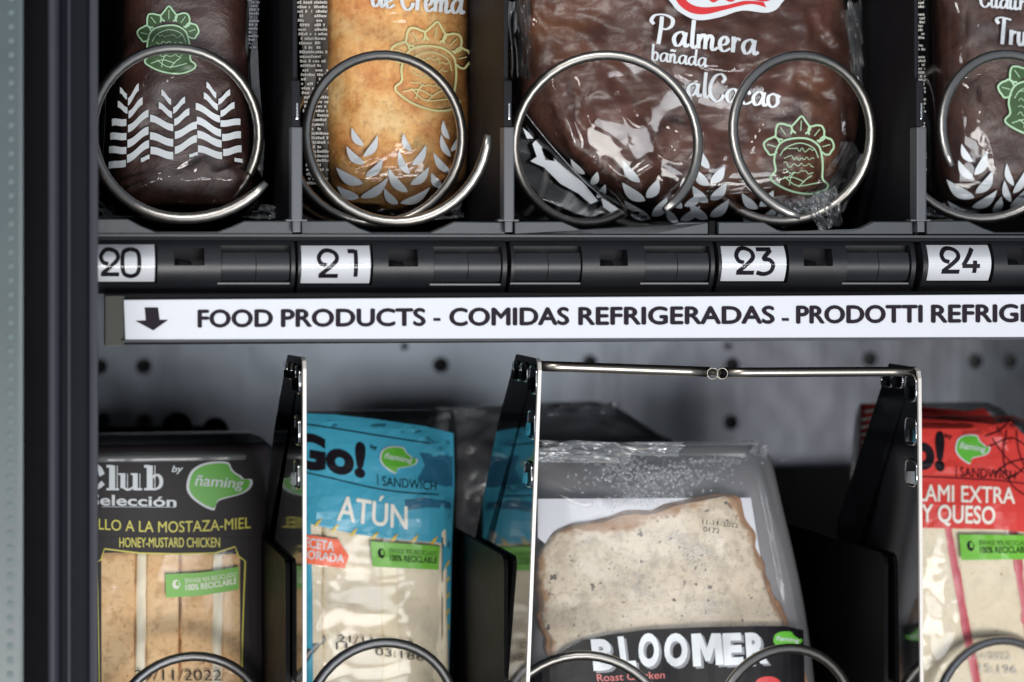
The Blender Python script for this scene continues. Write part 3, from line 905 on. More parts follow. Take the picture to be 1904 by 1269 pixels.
M['film_crumple'] = film_mat('crumpled_film', 0.9, crinkle=0.5, scale=120, rough=0.12, haze=0.14)
M['film_fog'] = film_mat('fogged_film', 0.6, crinkle=0.2, scale=40, rough=0.16, haze=0.13)
M['blue_fin'] = film_mat('bluish_film', 0.8, tint=(.45, .5, .6), crinkle=.3, scale=60, rough=.15, haze=.10)
M['rim'] = film_mat('milky_rim', 0.8, crinkle=.15, scale=80, rough=.2, haze=.16)
M['lid'] = film_mat('misted_lid', 0.36, crinkle=.10, scale=26, rough=.14, haze=.07)
M['white_print'] = plain('white_print', (.62, .66, .69), .25, var=.10, scale=60, spec=.5)
M['cream_print'] = plain('cream_print', (.82, .80, .72), .4, var=.03)
M['gold_line'] = plain('pale_gold_print', (.62, .60, .28), .4, var=.12)
M['green_line'] = plain('pale_green_print', (.40, .62, .40), .4, var=.12)
M['green_fill'] = plain('dark_green_print', (.035, .085, .025), .4, var=.5, scale=300)
M['green_logo'] = plain('leaf_green_print', (.105, .42, .035), .38, var=.04)
M['green_tag'] = plain('lime_green_print', (.15, .47, .035), .4, var=.04)
M['red_print'] = plain('red_print', (.56, .025, .03), .35, var=.05)
M['salmon_print'] = plain('orange_red_print', (.90, .13, .035), .4, var=.05)
M['coral_text'] = plain('coral_print', (.62, .12, .12), .4)
M['yellow_print'] = plain('yellow_print', (.66, .60, .07), .4, var=.05)
M['gold_print'] = plain('gold_print', (.72, .50, .07), .4, var=.05)
M['blue_print'] = plain('blue_print', (.06, .375, .54), .30, var=.10, scale=18)
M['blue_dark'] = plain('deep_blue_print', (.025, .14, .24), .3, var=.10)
M['red_pack'] = plain('red_pack_print', (.66, .05, .04), .30, var=.08, scale=20)
M['sleeve'] = plain('black_sleeve', (.022, .019, .021), .45, var=.15, bump=.04, spec=.2)
M['band'] = plain('black_band', (.007, .007, .009), .4, var=.1, spec=.15)
M['grey_tray'] = plain('grey_pack_tray', (.185, .18, .19), .32, var=.25, scale=50)
M['grey_shadow_print'] = plain('grey_print', (.20, .21, .24), .4)
M['label_back'] = plain('brown_label', (.055, .04, .028), .4, var=.2)
M['text_grey'] = plain('grey_small_print', (.46, .44, .40), .45, var=.1)
M['text_dim'] = plain('dim_small_print', (.17, .18, .21), .45, var=.1)

def blade(pr, xs, ys, xe, ye, th):
    """Slanted S-shaped ear leaf from the stem (xs, ys) to the tip (xe, ye), ends cut upright."""
    up = []; lo = []
    for k in range(9):
        t = k / 8; s = t * t * (3 - 2 * t)
        x = xs + (xe - xs) * t; y = ys + (ye - ys) * (0.55 * t + 0.45 * s) + th * .06 * sin(2 * pi * t)
        up.append((x, y - th / 2)); lo.append((x, y + th / 2))
    pr.poly(up + lo[::-1])

def leaf(pr, bx, by, tx, ty, w, bend=.15):
    n = 10; L = []; R = []
    dx, dy = tx - bx, ty - by; l = sqrt(dx * dx + dy * dy); nx, ny = -dy / l, dx / l
    for k in range(n + 1):
        t = k / n; c = bend * l * sin(pi * t); q = w / 2 * sin(pi * t ** .8) ** .9
        L.append((bx + dx * t + nx * (c + q), by + dy * t + ny * (c + q))); R.append((bx + dx * t + nx * (c - q), by + dy * t + ny * (c - q)))
    pr.poly(L + R[::-1][1:-1])

def ear(pr, x, y, s, lean=0.0, n=3):
    """Ear of leaves with the stem foot at (x, y)."""
    def q(u, v): return x + (u + lean * v) * s, y - v * s
    for k in range(n):
        v = k * .52; f = 1 - .14 * k
        leaf(pr, *q(-.03, v), *q(-.62 * f, v + .52), .30 * s, -.10)
        leaf(pr, *q(.03, v + .08), *q(.62 * f, v + .62), .30 * s, .10)
    leaf(pr, *q(-.02, n * .52), *q(-.32, n * .52 + .62), .26 * s, -.1)

def emblem(line, fill, cx, cy, s, rot=0.0):
    """Green crest: five leaf lobes over a waisted sack, outlined pale green. s = height in px."""
    cr, sr = cos(rot), sin(rot)
    def T(p): u, v = p; return cx + (u * cr - v * sr) * s, cy + (u * sr + v * cr) * s
    def TL(L): return [T(p) for p in L]
    body = [(-.30, -.16), (-.15, -.25), (.1, -.27), (.27, -.18), (.33, -.02), (.35, .12), (.36, .3), (.44, .38), (.4, .46), (.18, .53), (-.1, .5), (-.33, .4), (-.40, .32), (-.33, .22), (-.36, .05)]
    lobes = []
    for ang, rr in ((-78, .235), (-38, .24), (0, .27), (35, .23), (70, .215)):
        a = radians(ang); ax, ay = sin(a), -cos(a); bx, by = -ay, ax
        o = (0.0 + ax * .30, -.06 + ay * .26)
        shape = [(-.07, .02), (-.115, .055), (-.135, .11), (-.10, .155), (-.065, .20), (0, rr), (.065, .20), (.10, .155), (.135, .11), (.115, .055), (.07, .02)]
        lobes.append([(o[0] + bx * u + ax * v * 1.0, o[1] + by * u + ay * v * 1.0) for u, v in shape])
    if fill:
        for L in lobes: fill.poly(catmull(TL(L), 3, True))
        fill.poly(catmull(TL(body), 4, True))
    w = .027 * s
    for L in lobes:
        P_ = catmull(TL(L), 4); line.ribbon(P_, w)
        m = ((L[0][0] + L[-1][0]) / 2, (L[0][1] + L[-1][1]) / 2); tip = L[5]
        line.ribbon([T((m[0] + (tip[0] - m[0]) * k, m[1] + (tip[1] - m[1]) * k)) for k in (.15, .45, .75)], w * .45)
    P_ = catmull(TL(body), 6, True); line.ribbon(P_ + [P_[0]], w)
    line.ribbon(catmull(TL([(-.28, .0), (-.2, -.12), (.0, -.2), (.2, -.14), (.28, .0)]), 5), w * .5)
    # small script and sprigs inside
    rnd = random.Random(int(cx * 7 + cy))
    for row, y0 in enumerate((-.1, .02, .12, .22)):
        pts = [(-.22 + .44 * k / 12, y0 + rnd.uniform(-.035, .035)) for k in range(13)]
        line.ribbon(catmull(TL(pts), 3), w * .38)
    for a, b, c in (((-.30, .36), (-.1, .30), (.1, .36)), ((-.2, .30), (0, .42), (.3, .36)), ((.02, .44), (.1, .34), (.2, .26)), ((-.12, .42), (-.1, .3), (-.05, .22))):
        line.ribbon(catmull(TL([a, b, c]), 4), w * .55)

def small_print(pr, x0, x1, y0, y1, pitch=8.2, seed=1, shift=None):
    """Lines of tiny unreadable ingredient print."""
    rnd = random.Random(seed); y = y0
    while y < y1:
        sh = shift(y) if shift else 0
        x = x0 + sh + rnd.choice((0, 0, 0, 3))
        end = x1 + sh - rnd.choice((0, 0, 1, 4, 14))
        h = pitch * .62
        while x < end:
            w = rnd.uniform(2.2, 4.2)
            if rnd.random() < .14: x += 3.4; continue
            k = rnd.random()
            pr._add([(x, y + (h * .25 if k < .5 else 0)), (min(x + w, end), y + (h * .25 if k < .5 else 0)), (min(x + w, end), y + h), (x, y + h)], [(0, 1, 2, 3)], 0)
            x += w + .9
        y += pitch
    return pr

def crumple(name, parent, cx, cy, d, w, h, mat, seed, amp=.004, rot=0.0, fan=0.0):
    """A twisted scrap of film: a creased sheet with real folds."""
    V = []; Fc = []; n = 26
    for i in range(n):
        for k in range(n):
            u, v = i / (n - 1) - .5, k / (n - 1) - .5
            wd = w * (1 + fan * v); uu, vv = u * wd, v * h
            px = cx + uu * cos(rot) - vv * sin(rot); py = cy + uu * sin(rot) + vv * cos(rot)
            edge = 1 + .22 * noise.noise(Vector((u * 3, v * 3, seed)))
            dd = amp * (ridged(u * .9, v * .5, 5, seed) - .4 + .8 * noise.noise(Vector((u * 7, v * 2.5, seed + 3))))
            V.append(W(cx + (px - cx) * edge, cy + (py - cy) * edge, d - dd))
    for i in range(n - 1):
        for k in range(n - 1): Fc.append((i * n + k, i * n + k + 1, (i + 1) * n + k + 1, (i + 1) * n + k))
    return obj(name, V, Fc, mat, parent, True)

def solid(name, L, mat, parent, nz=60, na=72, smooth=True, rim=False):
    V, Fc = L.mesh(nz, na)
    o = obj(name, V, Fc, mat, parent, smooth)
    if rim:   # how near the browned outer edge of the slice each point lies (metres, capped)
        at = o.data.attributes.new('rim', 'FLOAT', 'POINT')
        z0 = L.zs[0]
        E = [(r[0], r[1], r[2]) for r in L.dense]
        for k, p in enumerate(V):
            if k >= nz * na: break
            dist = min(abs(p[0] - e[i]) + 0.6 * abs(p[2] - e[0]) if abs(p[2] - e[0]) < .02 else 1 for e in E for i in (1, 2))
            at.data[k].value = min(dist, .02) * 50
    return o

BLOB = [(-.5, .02), (-.44, -.28), (-.28, -.44), (-.06, -.5), (.14, -.48), (.19, -.36), (.26, -.26), (.34, -.2), (.38, -.14), (.5, -.13), (.5, .0), (.42, .12), (.28, .2), (.08, .27), (-.03, .34), (-.07, .5), (-.16, .48), (-.3, .38), (-.44, .22)]
def logo(surf, parent, x0, y0, x1, y1, eps=.0004, tilt=0.0, outline=True, text=True, flip=False):
    """Green bitten speech bubble with the white wordmark."""
    cx, cy, w, h = (x0 + x1) / 2, (y0 + y1) / 2, x1 - x0, y1 - y0
    def T(u, v, k=1.0): return cx + u * w * k, cy + v * h * k + tilt * u * w
    if outline:
        pr = Print(surf, eps); pr.poly([T(u, v, 1.06) for u, v in BLOB], smooth=3); pr.build('logo_outline', M['white_print'], parent)
    pr = Print(surf, eps + .00012); pr.poly([T(u, v, .97) for u, v in BLOB], smooth=3); pr.build('logo', M['green_logo'], parent)
    if text:
        pr = Print(surf, eps + .00025)
        pr.text('ñaming', T(-.39, -.24), T(.40, -.14), T(.40, .12), T(-.39, .08), bold=.018, shear=.2)
        pr.build('wordmark', M['white_print'], parent)

def recycle_tag(surf, parent, q, mat_text, eps=.0005, wave=None):
    """Lime flag: globe mark and two lines of print. q = tl, tr, br, bl."""
    tl, tr, br, bl = q
    def T(u, v):
        p = [(1 - v) * ((1 - u) * tl[k] + u * tr[k]) + v * ((1 - u) * bl[k] + u * br[k]) for k in (0, 1)]
        if wave: p[1] += wave(u)
        return tuple(p)
    pr = Print(surf, eps)
    pr.poly([T(k / 12, 0) for k in range(13)] + [T(k / 12, 1) for k in range(12, -1, -1)])
    pr.build('recycling_flag', M['green_tag'], parent)
    pr = Print(surf, eps + .00012)
    pr.poly([T(.145 + .052 * cos(2 * pi * k / 16), .45 + .20 * sin(2 * pi * k / 16)) for k in range(16)],
            [T(.155 + .026 * cos(2 * pi * k / 10) + (.012 if k % 2 else 0), .42 + .12 * sin(2 * pi * k / 10)) for k in range(10)])
    w2 = wave if wave else (lambda u: 0)
    def line(s, u0, u1, v0, v1, b):
        pr.text(s, *[tuple([(1 - v) * ((1 - u) * tl[k] + u * tr[k]) + v * ((1 - u) * bl[k] + u * br[k]) for k in (0, 1)]) for u, v in ((u0, v0), (u1, v0), (u1, v1), (u0, v1))],
                bold=b, warp=lambda t: w2(u0 + (u1 - u0) * t))
    line('ENVASE 90% RECICLADO', .27, .97, .22, .42, .0)
    line('100% RECICLABLE', .27, .97, .47, .74, .022)
    pr.build('recycling_lettering', mat_text, parent)

# ------------------------------------------------------------------ upper shelf products
UG = 'cakes on the upper shelf'
def cake_bar():
    t = thing('cake_pack', 'dark chocolate cake in clear film printed with white wheat and green crest', 'wrapped cake', W(340, 405, .07), UG)
    bump = lambda x, z: .0012 * nz3(x, z, 60, 3)
    rows = [(-70, 215, 470, .068, .017), (100, 205, 472, .068, .018), (240, 196, 476, .068, .019), (330, 190, 482, .067, .019), (375, 196, 478, .067, .016), (402, 215, 462, .067, .009)]
    solid('cake', Loft(rows, 3.0, bump), M['cake'], t)
    cr = creases([(312, 356, 392, 300, 26, .0028), (338, 350, 458, 318, 24, .0026), (400, 352, 474, 322, 16, .002), (210, 372, 300, 330, 16, .002), (450, 120, 470, 60, 12, .002), (195, 352, 290, 322, 8, .0010), (290, 322, 338, 345, 10, .0014), (440, 315, 478, 345, 12, .001),
                  (200, 385, 470, 378, 10, .0010), (330, 150, 355, 110, 5, .0004), (235, 200, 330, 130, 6, .0004)], .06)
    f = Loft([(y, a - 5, b + 5, d, h + .001) for y, a, b, d, h in rows], 3.0, lambda x, z: .0005 * nz3(x, z, 40, 9, 1) + cr(x, z))
    solid('wrapper', f, M['film'], t, 130, 130)
    pr = Print(f, .0003)
    for xs, ys, xe, ye, th in (  # three stylised ears
        (236, 180, 223, 168, 11), (237, 206, 219, 194, 12), (235, 228, 208, 228, 13), (235, 254, 205, 254, 13), (235, 280, 203, 279, 13), (234, 304, 202, 308, 13),
        (238, 190, 258, 162, 14), (239, 214, 265, 188, 14), (238, 240, 276, 211, 14), (237, 268, 276, 243, 15), (236, 296, 277, 268, 15), (262, 298, 278, 292, 8),
        (318, 190, 300, 172, 11), (320, 214, 295, 196, 12), (322, 238, 279, 220, 13), (322, 266, 279, 253, 14), (322, 290, 280, 280, 14),
        (322, 206, 344, 186, 12), (324, 228, 352, 208, 13), (325, 252, 366, 233, 14), (325, 280, 366, 258, 14), (352, 290, 368, 286, 6),
        (402, 178, 384, 158, 11), (405, 200, 379, 178, 12), (409, 222, 364, 198, 13), (411, 248, 366, 224, 14), (412, 268, 367, 250, 14), (413, 290, 368, 277, 13),
        (406, 190, 428, 172, 11), (410, 212, 436, 196, 12), (410, 230, 447, 227, 12), (413, 256, 448, 251, 13), (415, 284, 449, 277, 13), (436, 297, 451, 300, 7)):
        blade(pr, xs, ys, xe, ye, th)
    pr.build('wheat_print', M['white_print'], t)
    fl = Print(f, .0002); ln = Print(f, .0004)
    emblem(ln, fl, 314, 78, 112)
    fl.build('emblem_ground', M['green_fill'], t); ln.build('emblem', M['green_line'], t)
    # film fin with small print on the right edge
    fin = Print(Flat(.0545), 0)
    fin._add([(462, -60), (484, -60), (478, 60), (482, 150), (492, 270), (488, 330), (470, 300), (466, 180), (456, 90)], [(0, 1, 2, 3, 4, 5, 6, 7, 8)], 12)
    fin.build('film_fin', M['blue_fin'], t)
    sp = small_print(Print(Flat(.0540), 0), 460, 479, -40, 88, 7, 4, lambda y: 4 - y * .03); sp.build('small_print', M['text_dim'], t)
    crumple('film_tail', t, 478, 392, .06, 80, 28, M['film_crumple'], 2, .004, .15)
    crumple('film_tail', t, 235, 395, .062, 100, 18, M['film_crumple'], 5, .003, -.05)
cake_bar()

def cream_pastry():
    t = thing('pastry_pack', 'golden brown cream pastry in clear film with white leaves and faint crest', 'wrapped pastry', W(735, 400, .09), UG)
    bump = lambda x, z: .0015 * nz3(x, z, 55, 8)
    rows = [(-70, 600, 882, .088, .017), (120, 598, 882, .088, .019), (250, 600, 880, .088, .020), (335, 608, 872, .087, .019), (378, 622, 850, .086, .014), (398, 650, 815, .085, .007)]
    solid('pastry', Loft(rows, 2.8, bump), M['pastry'], t)
    cr = creases([(680, 0, 775, 48, 7, .0012), (622, 90, 634, 260, 5, .0007), (634, 260, 640, 320, 6, .001), (650, 310, 700, 290, 10, .001), (640, 330, 760, 300, 7, .0009), (640, 375, 720, 380, 8, .001), (800, 350, 850, 300, 8, .001), (735, 245, 760, 280, 28, .0014)], .07)
    frows = [(y, a - 42, b + 5, d, h + .001) for y, a, b, d, h in rows[:-2]] + [(385, 590, 868, .086, .014), (412, 640, 850, .085, .007)]
    f = Loft(frows, 3.0, lambda x, z: .0005 * nz3(x, z, 40, 19, 1) + cr(x, z))
    solid('wrapper', f, M['film'], t, 130, 130)
    side = Print(Flat(.0735), 0)
    side._add([(553, -60), (609, -60), (609, 345), (600, 345), (578, 330), (570, 200), (560, 60)], [(0, 1, 2, 3, 4, 5, 6)], 14)
    side.build('side_label', M['label_back'], t)
    sp = Print(Flat(.0725), 0); sh = lambda y: max(0, y) * .055
    small_print(sp, 552, 580, -40, 345, 8.4, 21, sh); small_print(sp, 584, 608, -40, 345, 8.4, 22, lambda y: min(8, sh(y)) * .35)
    sp.build('small_print', M['text_grey'], t)
    pr = Print(f, .0003)
    for a in ((700, 300, 653, 240, 17), (688, 305, 642, 262, 0), ): pass
    leaf(pr, 676, 272, 654, 238, 13, -.12); leaf(pr, 678, 306, 644, 272, 15, -.12); leaf(pr, 675, 342, 625, 312, 19, -.12); leaf(pr, 668, 368, 626, 346, 17, -.12)
    leaf(pr, 676, 292, 702, 252, 14, .12); leaf(pr, 680, 328, 712, 296, 15, .12); leaf(pr, 670, 368, 722, 330, 17, .12)
    leaf(pr, 765, 282, 750, 248, 12, -.12); leaf(pr, 762, 324, 742, 280, 14, -.12); leaf(pr, 758, 358, 722, 312, 17, -.12); leaf(pr, 740, 380, 714, 350, 15, -.12)
    leaf(pr, 766, 308, 792, 270, 14, .12); leaf(pr, 763, 344, 798, 310, 15, .12); leaf(pr, 744, 378, 800, 348, 15, .12)
    leaf(pr, 835, 260, 824, 224, 11, -.1); leaf(pr, 838, 292, 820, 250, 12, -.1); leaf(pr, 838, 322, 806, 284, 14, -.1); leaf(pr, 822, 350, 802, 322, 15, -.1)
    leaf(pr, 838, 282, 856, 248, 11, .1); leaf(pr, 838, 320, 858, 292, 12, .1)
    sc = Print(f, .0004); script(sc, 'de Crema', 690, 12, 26, .085, .27, .82); sc.build('lettering', M['white_print'], t)
    pr.build('leaf_print', M['white_print'], t)
    ln = Print(f, .0004); emblem(ln, None, 800, 126, 146, .16); ln.build('emblem', M['gold_line'], t)
    crumple('film_tail', t, 770, 396, .075, 170, 34, M['film_crumple'], 12, .005, -.1)
cream_pastry()

def palmier():
    t = thing('palmier_pack', 'big chocolate palmier in crinkled clear film lettered Palmera bañada al Cacao', 'wrapped pastry', W(1260, 408, .075), UG)
    gr = creases([(1005, 112, 1120, 108, 30, -.0026), (1120, 108, 1190, 190, 34, -.003), (1190, 190, 1240, 300, 30, -.003), (1240, 300, 1225, 400, 26, -.0022), (1360, 150, 1470, 138, 30, -.0028),
                  (1470, 138, 1560, 200, 30, -.0028), (1000, 20, 1160, 52, 26, -.002), (1300, 60, 1380, 110, 22, -.0016), (1500, 20, 1560, 110, 24, -.002), (1290, 200, 1350, 260, 24, -.0016), (1060, 200, 1150, 320, 26, -.0018)], .056)
    def bump(x, z): return .0030 * nz3(x, z, 34, 5) + .0016 * (0.5 - abs(nz3(x, z, 48, 25))) + gr(x, z) + .0006 * nz3(x, z, 160, 2)
    rows = [(-80, 985, 1535, .075, .018), (0, 962, 1566, .075, .020), (100, 948, 1584, .075, .021), (190, 954, 1592, .075, .021), (260, 998, 1584, .074, .020), (320, 1062, 1562, .073, .019), (372, 1132, 1530, .072, .015), (402, 1190, 1474, .071, .008)]
    solid('palmier', Loft(rows, 2.7, bump), M['palmier'], t, 150, 220)
    cr = creases([(1016, 138, 1078, 308, 17, .0030), (1078, 308, 1112, 296, 14, .0022), (1112, 296, 1160, 342, 16, .0026), (1160, 342, 1215, 300, 22, .003),
                  (1235, 300, 1262, 230, 34, .0044), (1215, 400, 1290, 330, 20, .002), (1135, 160, 1190, 235, 18, .002), (1070, 140, 1090, 240, 16, .0018),
                  (1265, 370, 1380, 360, 9, .001), (1372, 362, 1440, 345, 12, .0016), (1440, 345, 1500, 280, 20, .0030), (1380, 290, 1430, 210, 12, .0018), (1255, 132, 1290, 150, 12, .002),
                  (1300, 120, 1345, 128, 10, .0012), (1555, 120, 1570, 280, 10, .0012), (1575, 40, 1600, 200, 12, .0014), (1510, 350, 1560, 310, 12, .002), (1410, 380, 1470, 370, 10, .001), (985, 30, 1005, 90, 9, .0012)], .056)
    frows = [(-80, 946, 1600, .072, .021), (0, 938, 1630, .072, .023), (100, 938, 1648, .072, .024), (195, 946, 1648, .072, .024), (260, 986, 1632, .071, .023), (330, 1064, 1606, .070, .022), (385, 1146, 1558, .069, .017), (412, 1203, 1490, .069, .009)]
    f = Loft(frows, 2.7, lambda x, z: .0016 * nz3(x, z, 20, 15, 1) + .0004 * nz3(x, z, 70, 16, 1) + cr(x, z))
    solid('wrapper', f, M['film'], t, 220, 330)
    pr = Print(f, .0004)
    sc = Print(f, .0008); script(sc, 'Palmera', 1214, 81, 26.5, .112, .29)
    script(sc, 'bañada', 1210, 112, 16, .125, .28)
    script(sc, 'al', 1276, 178, 24, .10, .27); script(sc, 'Cacao', 1318, 186, 25, .115, .27)
    sc.build('lettering', M['white_print'], t)
    for e in ((1318, 408, 60, .02, 3), (1412, 418, 56, -.05, 2), (1212, 408, 66, -.30, 2), (1110, 372, 46, -.45, 2), (1262, 414, 50, .3, 2)):
        ear(pr, *e[:4], n=e[4])
    pr.build('leaf_print', M['white_print'], t)
    ln = Print(f, .00045); emblem(ln, None, 1486, 292, 128, .06)
    ln.build('emblem', M['green_line'], t)
    w = Print(f, .0004); w.poly([(1244, -30), (1250, 8), (1272, 28), (1300, 38), (1340, 32), (1380, 20), (1428, 24), (1452, 8), (1455, -30)], smooth=4); w.build('brand_ground', M['white_print'], t)
    r = Print(f, .0006)
    r.poly(catmull([(1254, -30), (1258, 2), (1280, 22), (1310, 27), (1350, 18), (1395, 8), (1425, 14)], 5) + catmull([(1420, 4), (1385, 2), (1350, 10), (1310, 14), (1285, 8), (1270, -8), (1266, -30)], 5))
    r.poly([(1300, -20), (1312, -6), (1326, 5), (1342, -2), (1360, 4), (1380, -8), (1400, 0), (1424, 3), (1436, -4), (1440, -20)], smooth=4)
    r.build('brand_swash', M['red_print'], t)
    # folded film under the left edge with white printed strip
    fold = Print(Flat(.071), 0)
    fold._add([(966, 196), (980, 240), (1020, 300), (1080, 350), (1165, 404), (1100, 408), (1010, 372), (965, 320), (957, 250)], [tuple(range(9))], 14)
    fold.build('film_fold', M['film_taut'], t)
    ws = Print(Flat(.0655), 0)
    ws.poly([(1003, 254), (1030, 280), (1052, 306), (1076, 330), (1092, 350), (1112, 374), (1098, 380), (1078, 362), (1060, 352), (1042, 342), (1030, 330), (1012, 312), (986, 300), (998, 292), (990, 268)],
            [(1006, 274), (1024, 286), (1032, 300), (1014, 298)])
    ws.poly([(1118, 368), (1150, 388), (1158, 400), (1140, 398), (1122, 386)]); ws.poly([(972, 238), (984, 248), (992, 258), (980, 258)])
    ws.build('fold_print', M['white_print'], t)
    V, Fc = tube([W(x, y, .0585) for x, y in catmull([(966, 196), (998, 238), (1040, 288), (1095, 345), (1166, 402)], 6)], .00022, 6)
    obj('film_edge', V, Fc, M['film_crumple'], t, True)
    crumple('film_tail', t, 1532, 392, .042, 62, 66, M['film_crumple'], 22, .007, -.45, -.5)
    crumple('film_tail', t, 1490, 388, .050, 90, 50, M['film_crumple'], 25, .006, -.3)
    crumple('film_tail', t, 1568, 330, .056, 70, 110, M['film_crumple'], 27, .006, .5)
    crumple('film_tail', t, 1606, 120, .062, 46, 240, M['film_fog'], 29, .006, -.2)
    crumple('film_tail', t, 968, 70, .062, 42, 150, M['film_crumple'], 31, .006, -.05)
palmier()

def truffle():
    t = thing('truffle_pack', 'chocolate truffle cake in clear film lettered Tru with white leaves, at the right edge', 'wrapped cake', W(1860, 405, .07), UG)
    bump = lambda x, z: .0012 * nz3(x, z, 60, 43)
    rows = [(-70, 1735, 2030, .066, .018), (100, 1736, 2035, .066, .020), (300, 1740, 2035, .066, .020), (370, 1746, 2030, .065, .016), (402, 1765, 2010, .065, .008)]
    solid('cake', Loft(rows, 2.8, bump), M['truffle'], t)
    cr = creases([(1770, 0, 1768, 120, 13, .0022), (1772, 145, 1800, 130, 9, .0016), (1780, 150, 1806, 230, 20, .0026), (1806, 230, 1838, 320, 16, .0016), (1798, 338, 1848, 350, 7, .0014), (1810, 170, 1795, 260, 14, .0014),
                  (1790, 10, 1830, 120, 5, .0006), (1820, 0, 1860, 90, 5, .0006), (1760, 372, 1880, 366, 9, .0014), (1830, 130, 1820, 220, 5, .0006)], .055)
    frows = [(y, a - 28, b + 5, d, h + .001) for y, a, b, d, h in rows]
    f = Loft(frows, 5.0, lambda x, z: .0007 * nz3(x, z, 40, 49, 1) + cr(x, z))
    solid('wrapper', f, M['film'], t, 140, 130)
    pr = Print(f, .0003)
    sc = Print(f, .0004); script(sc, 'Cuaur', 1822, 12, 17, .09, .30, .95); script(sc, 'Tru', 1853, 82, 25, .06, .28, .8); sc.build('lettering', M['white_print'], t)
    leaf(pr, 1808, 302, 1788, 268, 13, -.12); leaf(pr, 1810, 334, 1782, 298, 15, -.12); leaf(pr, 1812, 368, 1760, 334, 20, -.12); leaf(pr, 1800, 398, 1762, 374, 14, -.12)
    leaf(pr, 1812, 326, 1834, 280, 17, .12); leaf(pr, 1814, 360, 1846, 318, 18, .12); leaf(pr, 1808, 386, 1854, 354, 17, .12); leaf(pr, 1846, 396, 1862, 366, 15, .12)
    leaf(pr, 1885, 346, 1872, 304, 12, -.1); leaf(pr, 1880, 376, 1868, 336, 13, -.1); leaf(pr, 1884, 360, 1906, 318, 14, .1); leaf(pr, 1878, 388, 1908, 352, 16, .1)
    pr.build('leaf_print', M['white_print'], t)
    fl = Print(f, .0002); ln = Print(f, .0004); emblem(ln, fl, 1922, 185, 128, .05)
    fl.build('emblem_ground', M['green_fill'], t); ln.build('emblem', M['green_line'], t)
    sp = Print(Flat(.0440), 0)
    small_print(sp, 1688, 1704, -40, 150, 7.2, 31, lambda y: max(0, y) * .07); small_print(sp, 1706, 1719, -40, 330, 7.2, 32, lambda y: max(0, y) * .012)
    sp.build('small_print', M['text_grey'], t)
    crumple('film_tail', t, 1760, 392, .052, 130, 26, M['film_crumple'], 42, .004, .08)
truffle()

# ------------------------------------------------------------------ lower shelf products
LGP = 'sandwich packs on the lower shelf'
def slab(name, rows, mat, parent, ex=4.5, seed=0.0, amp=.0008, f=70, nz=60, na=56):
    r2 = []; rnd = random.Random(int(seed * 10))
    for p, q in zip(rows, rows[1:]):
        for k in range(6):
            u = k / 6; j = 0 if amp < .0008 else 1.4
            r2.append(tuple(p[i] * (1 - u) + q[i] * u + (rnd.uniform(-j, j) if i in (1, 2) else 0) for i in range(5)))
    rows = r2 + [rows[-1]]
    L = Loft(rows, ex, (lambda x, z: amp * nz3(x, z, f, seed)) if amp else None)
    solid(name, L, mat, parent, nz, na); return L

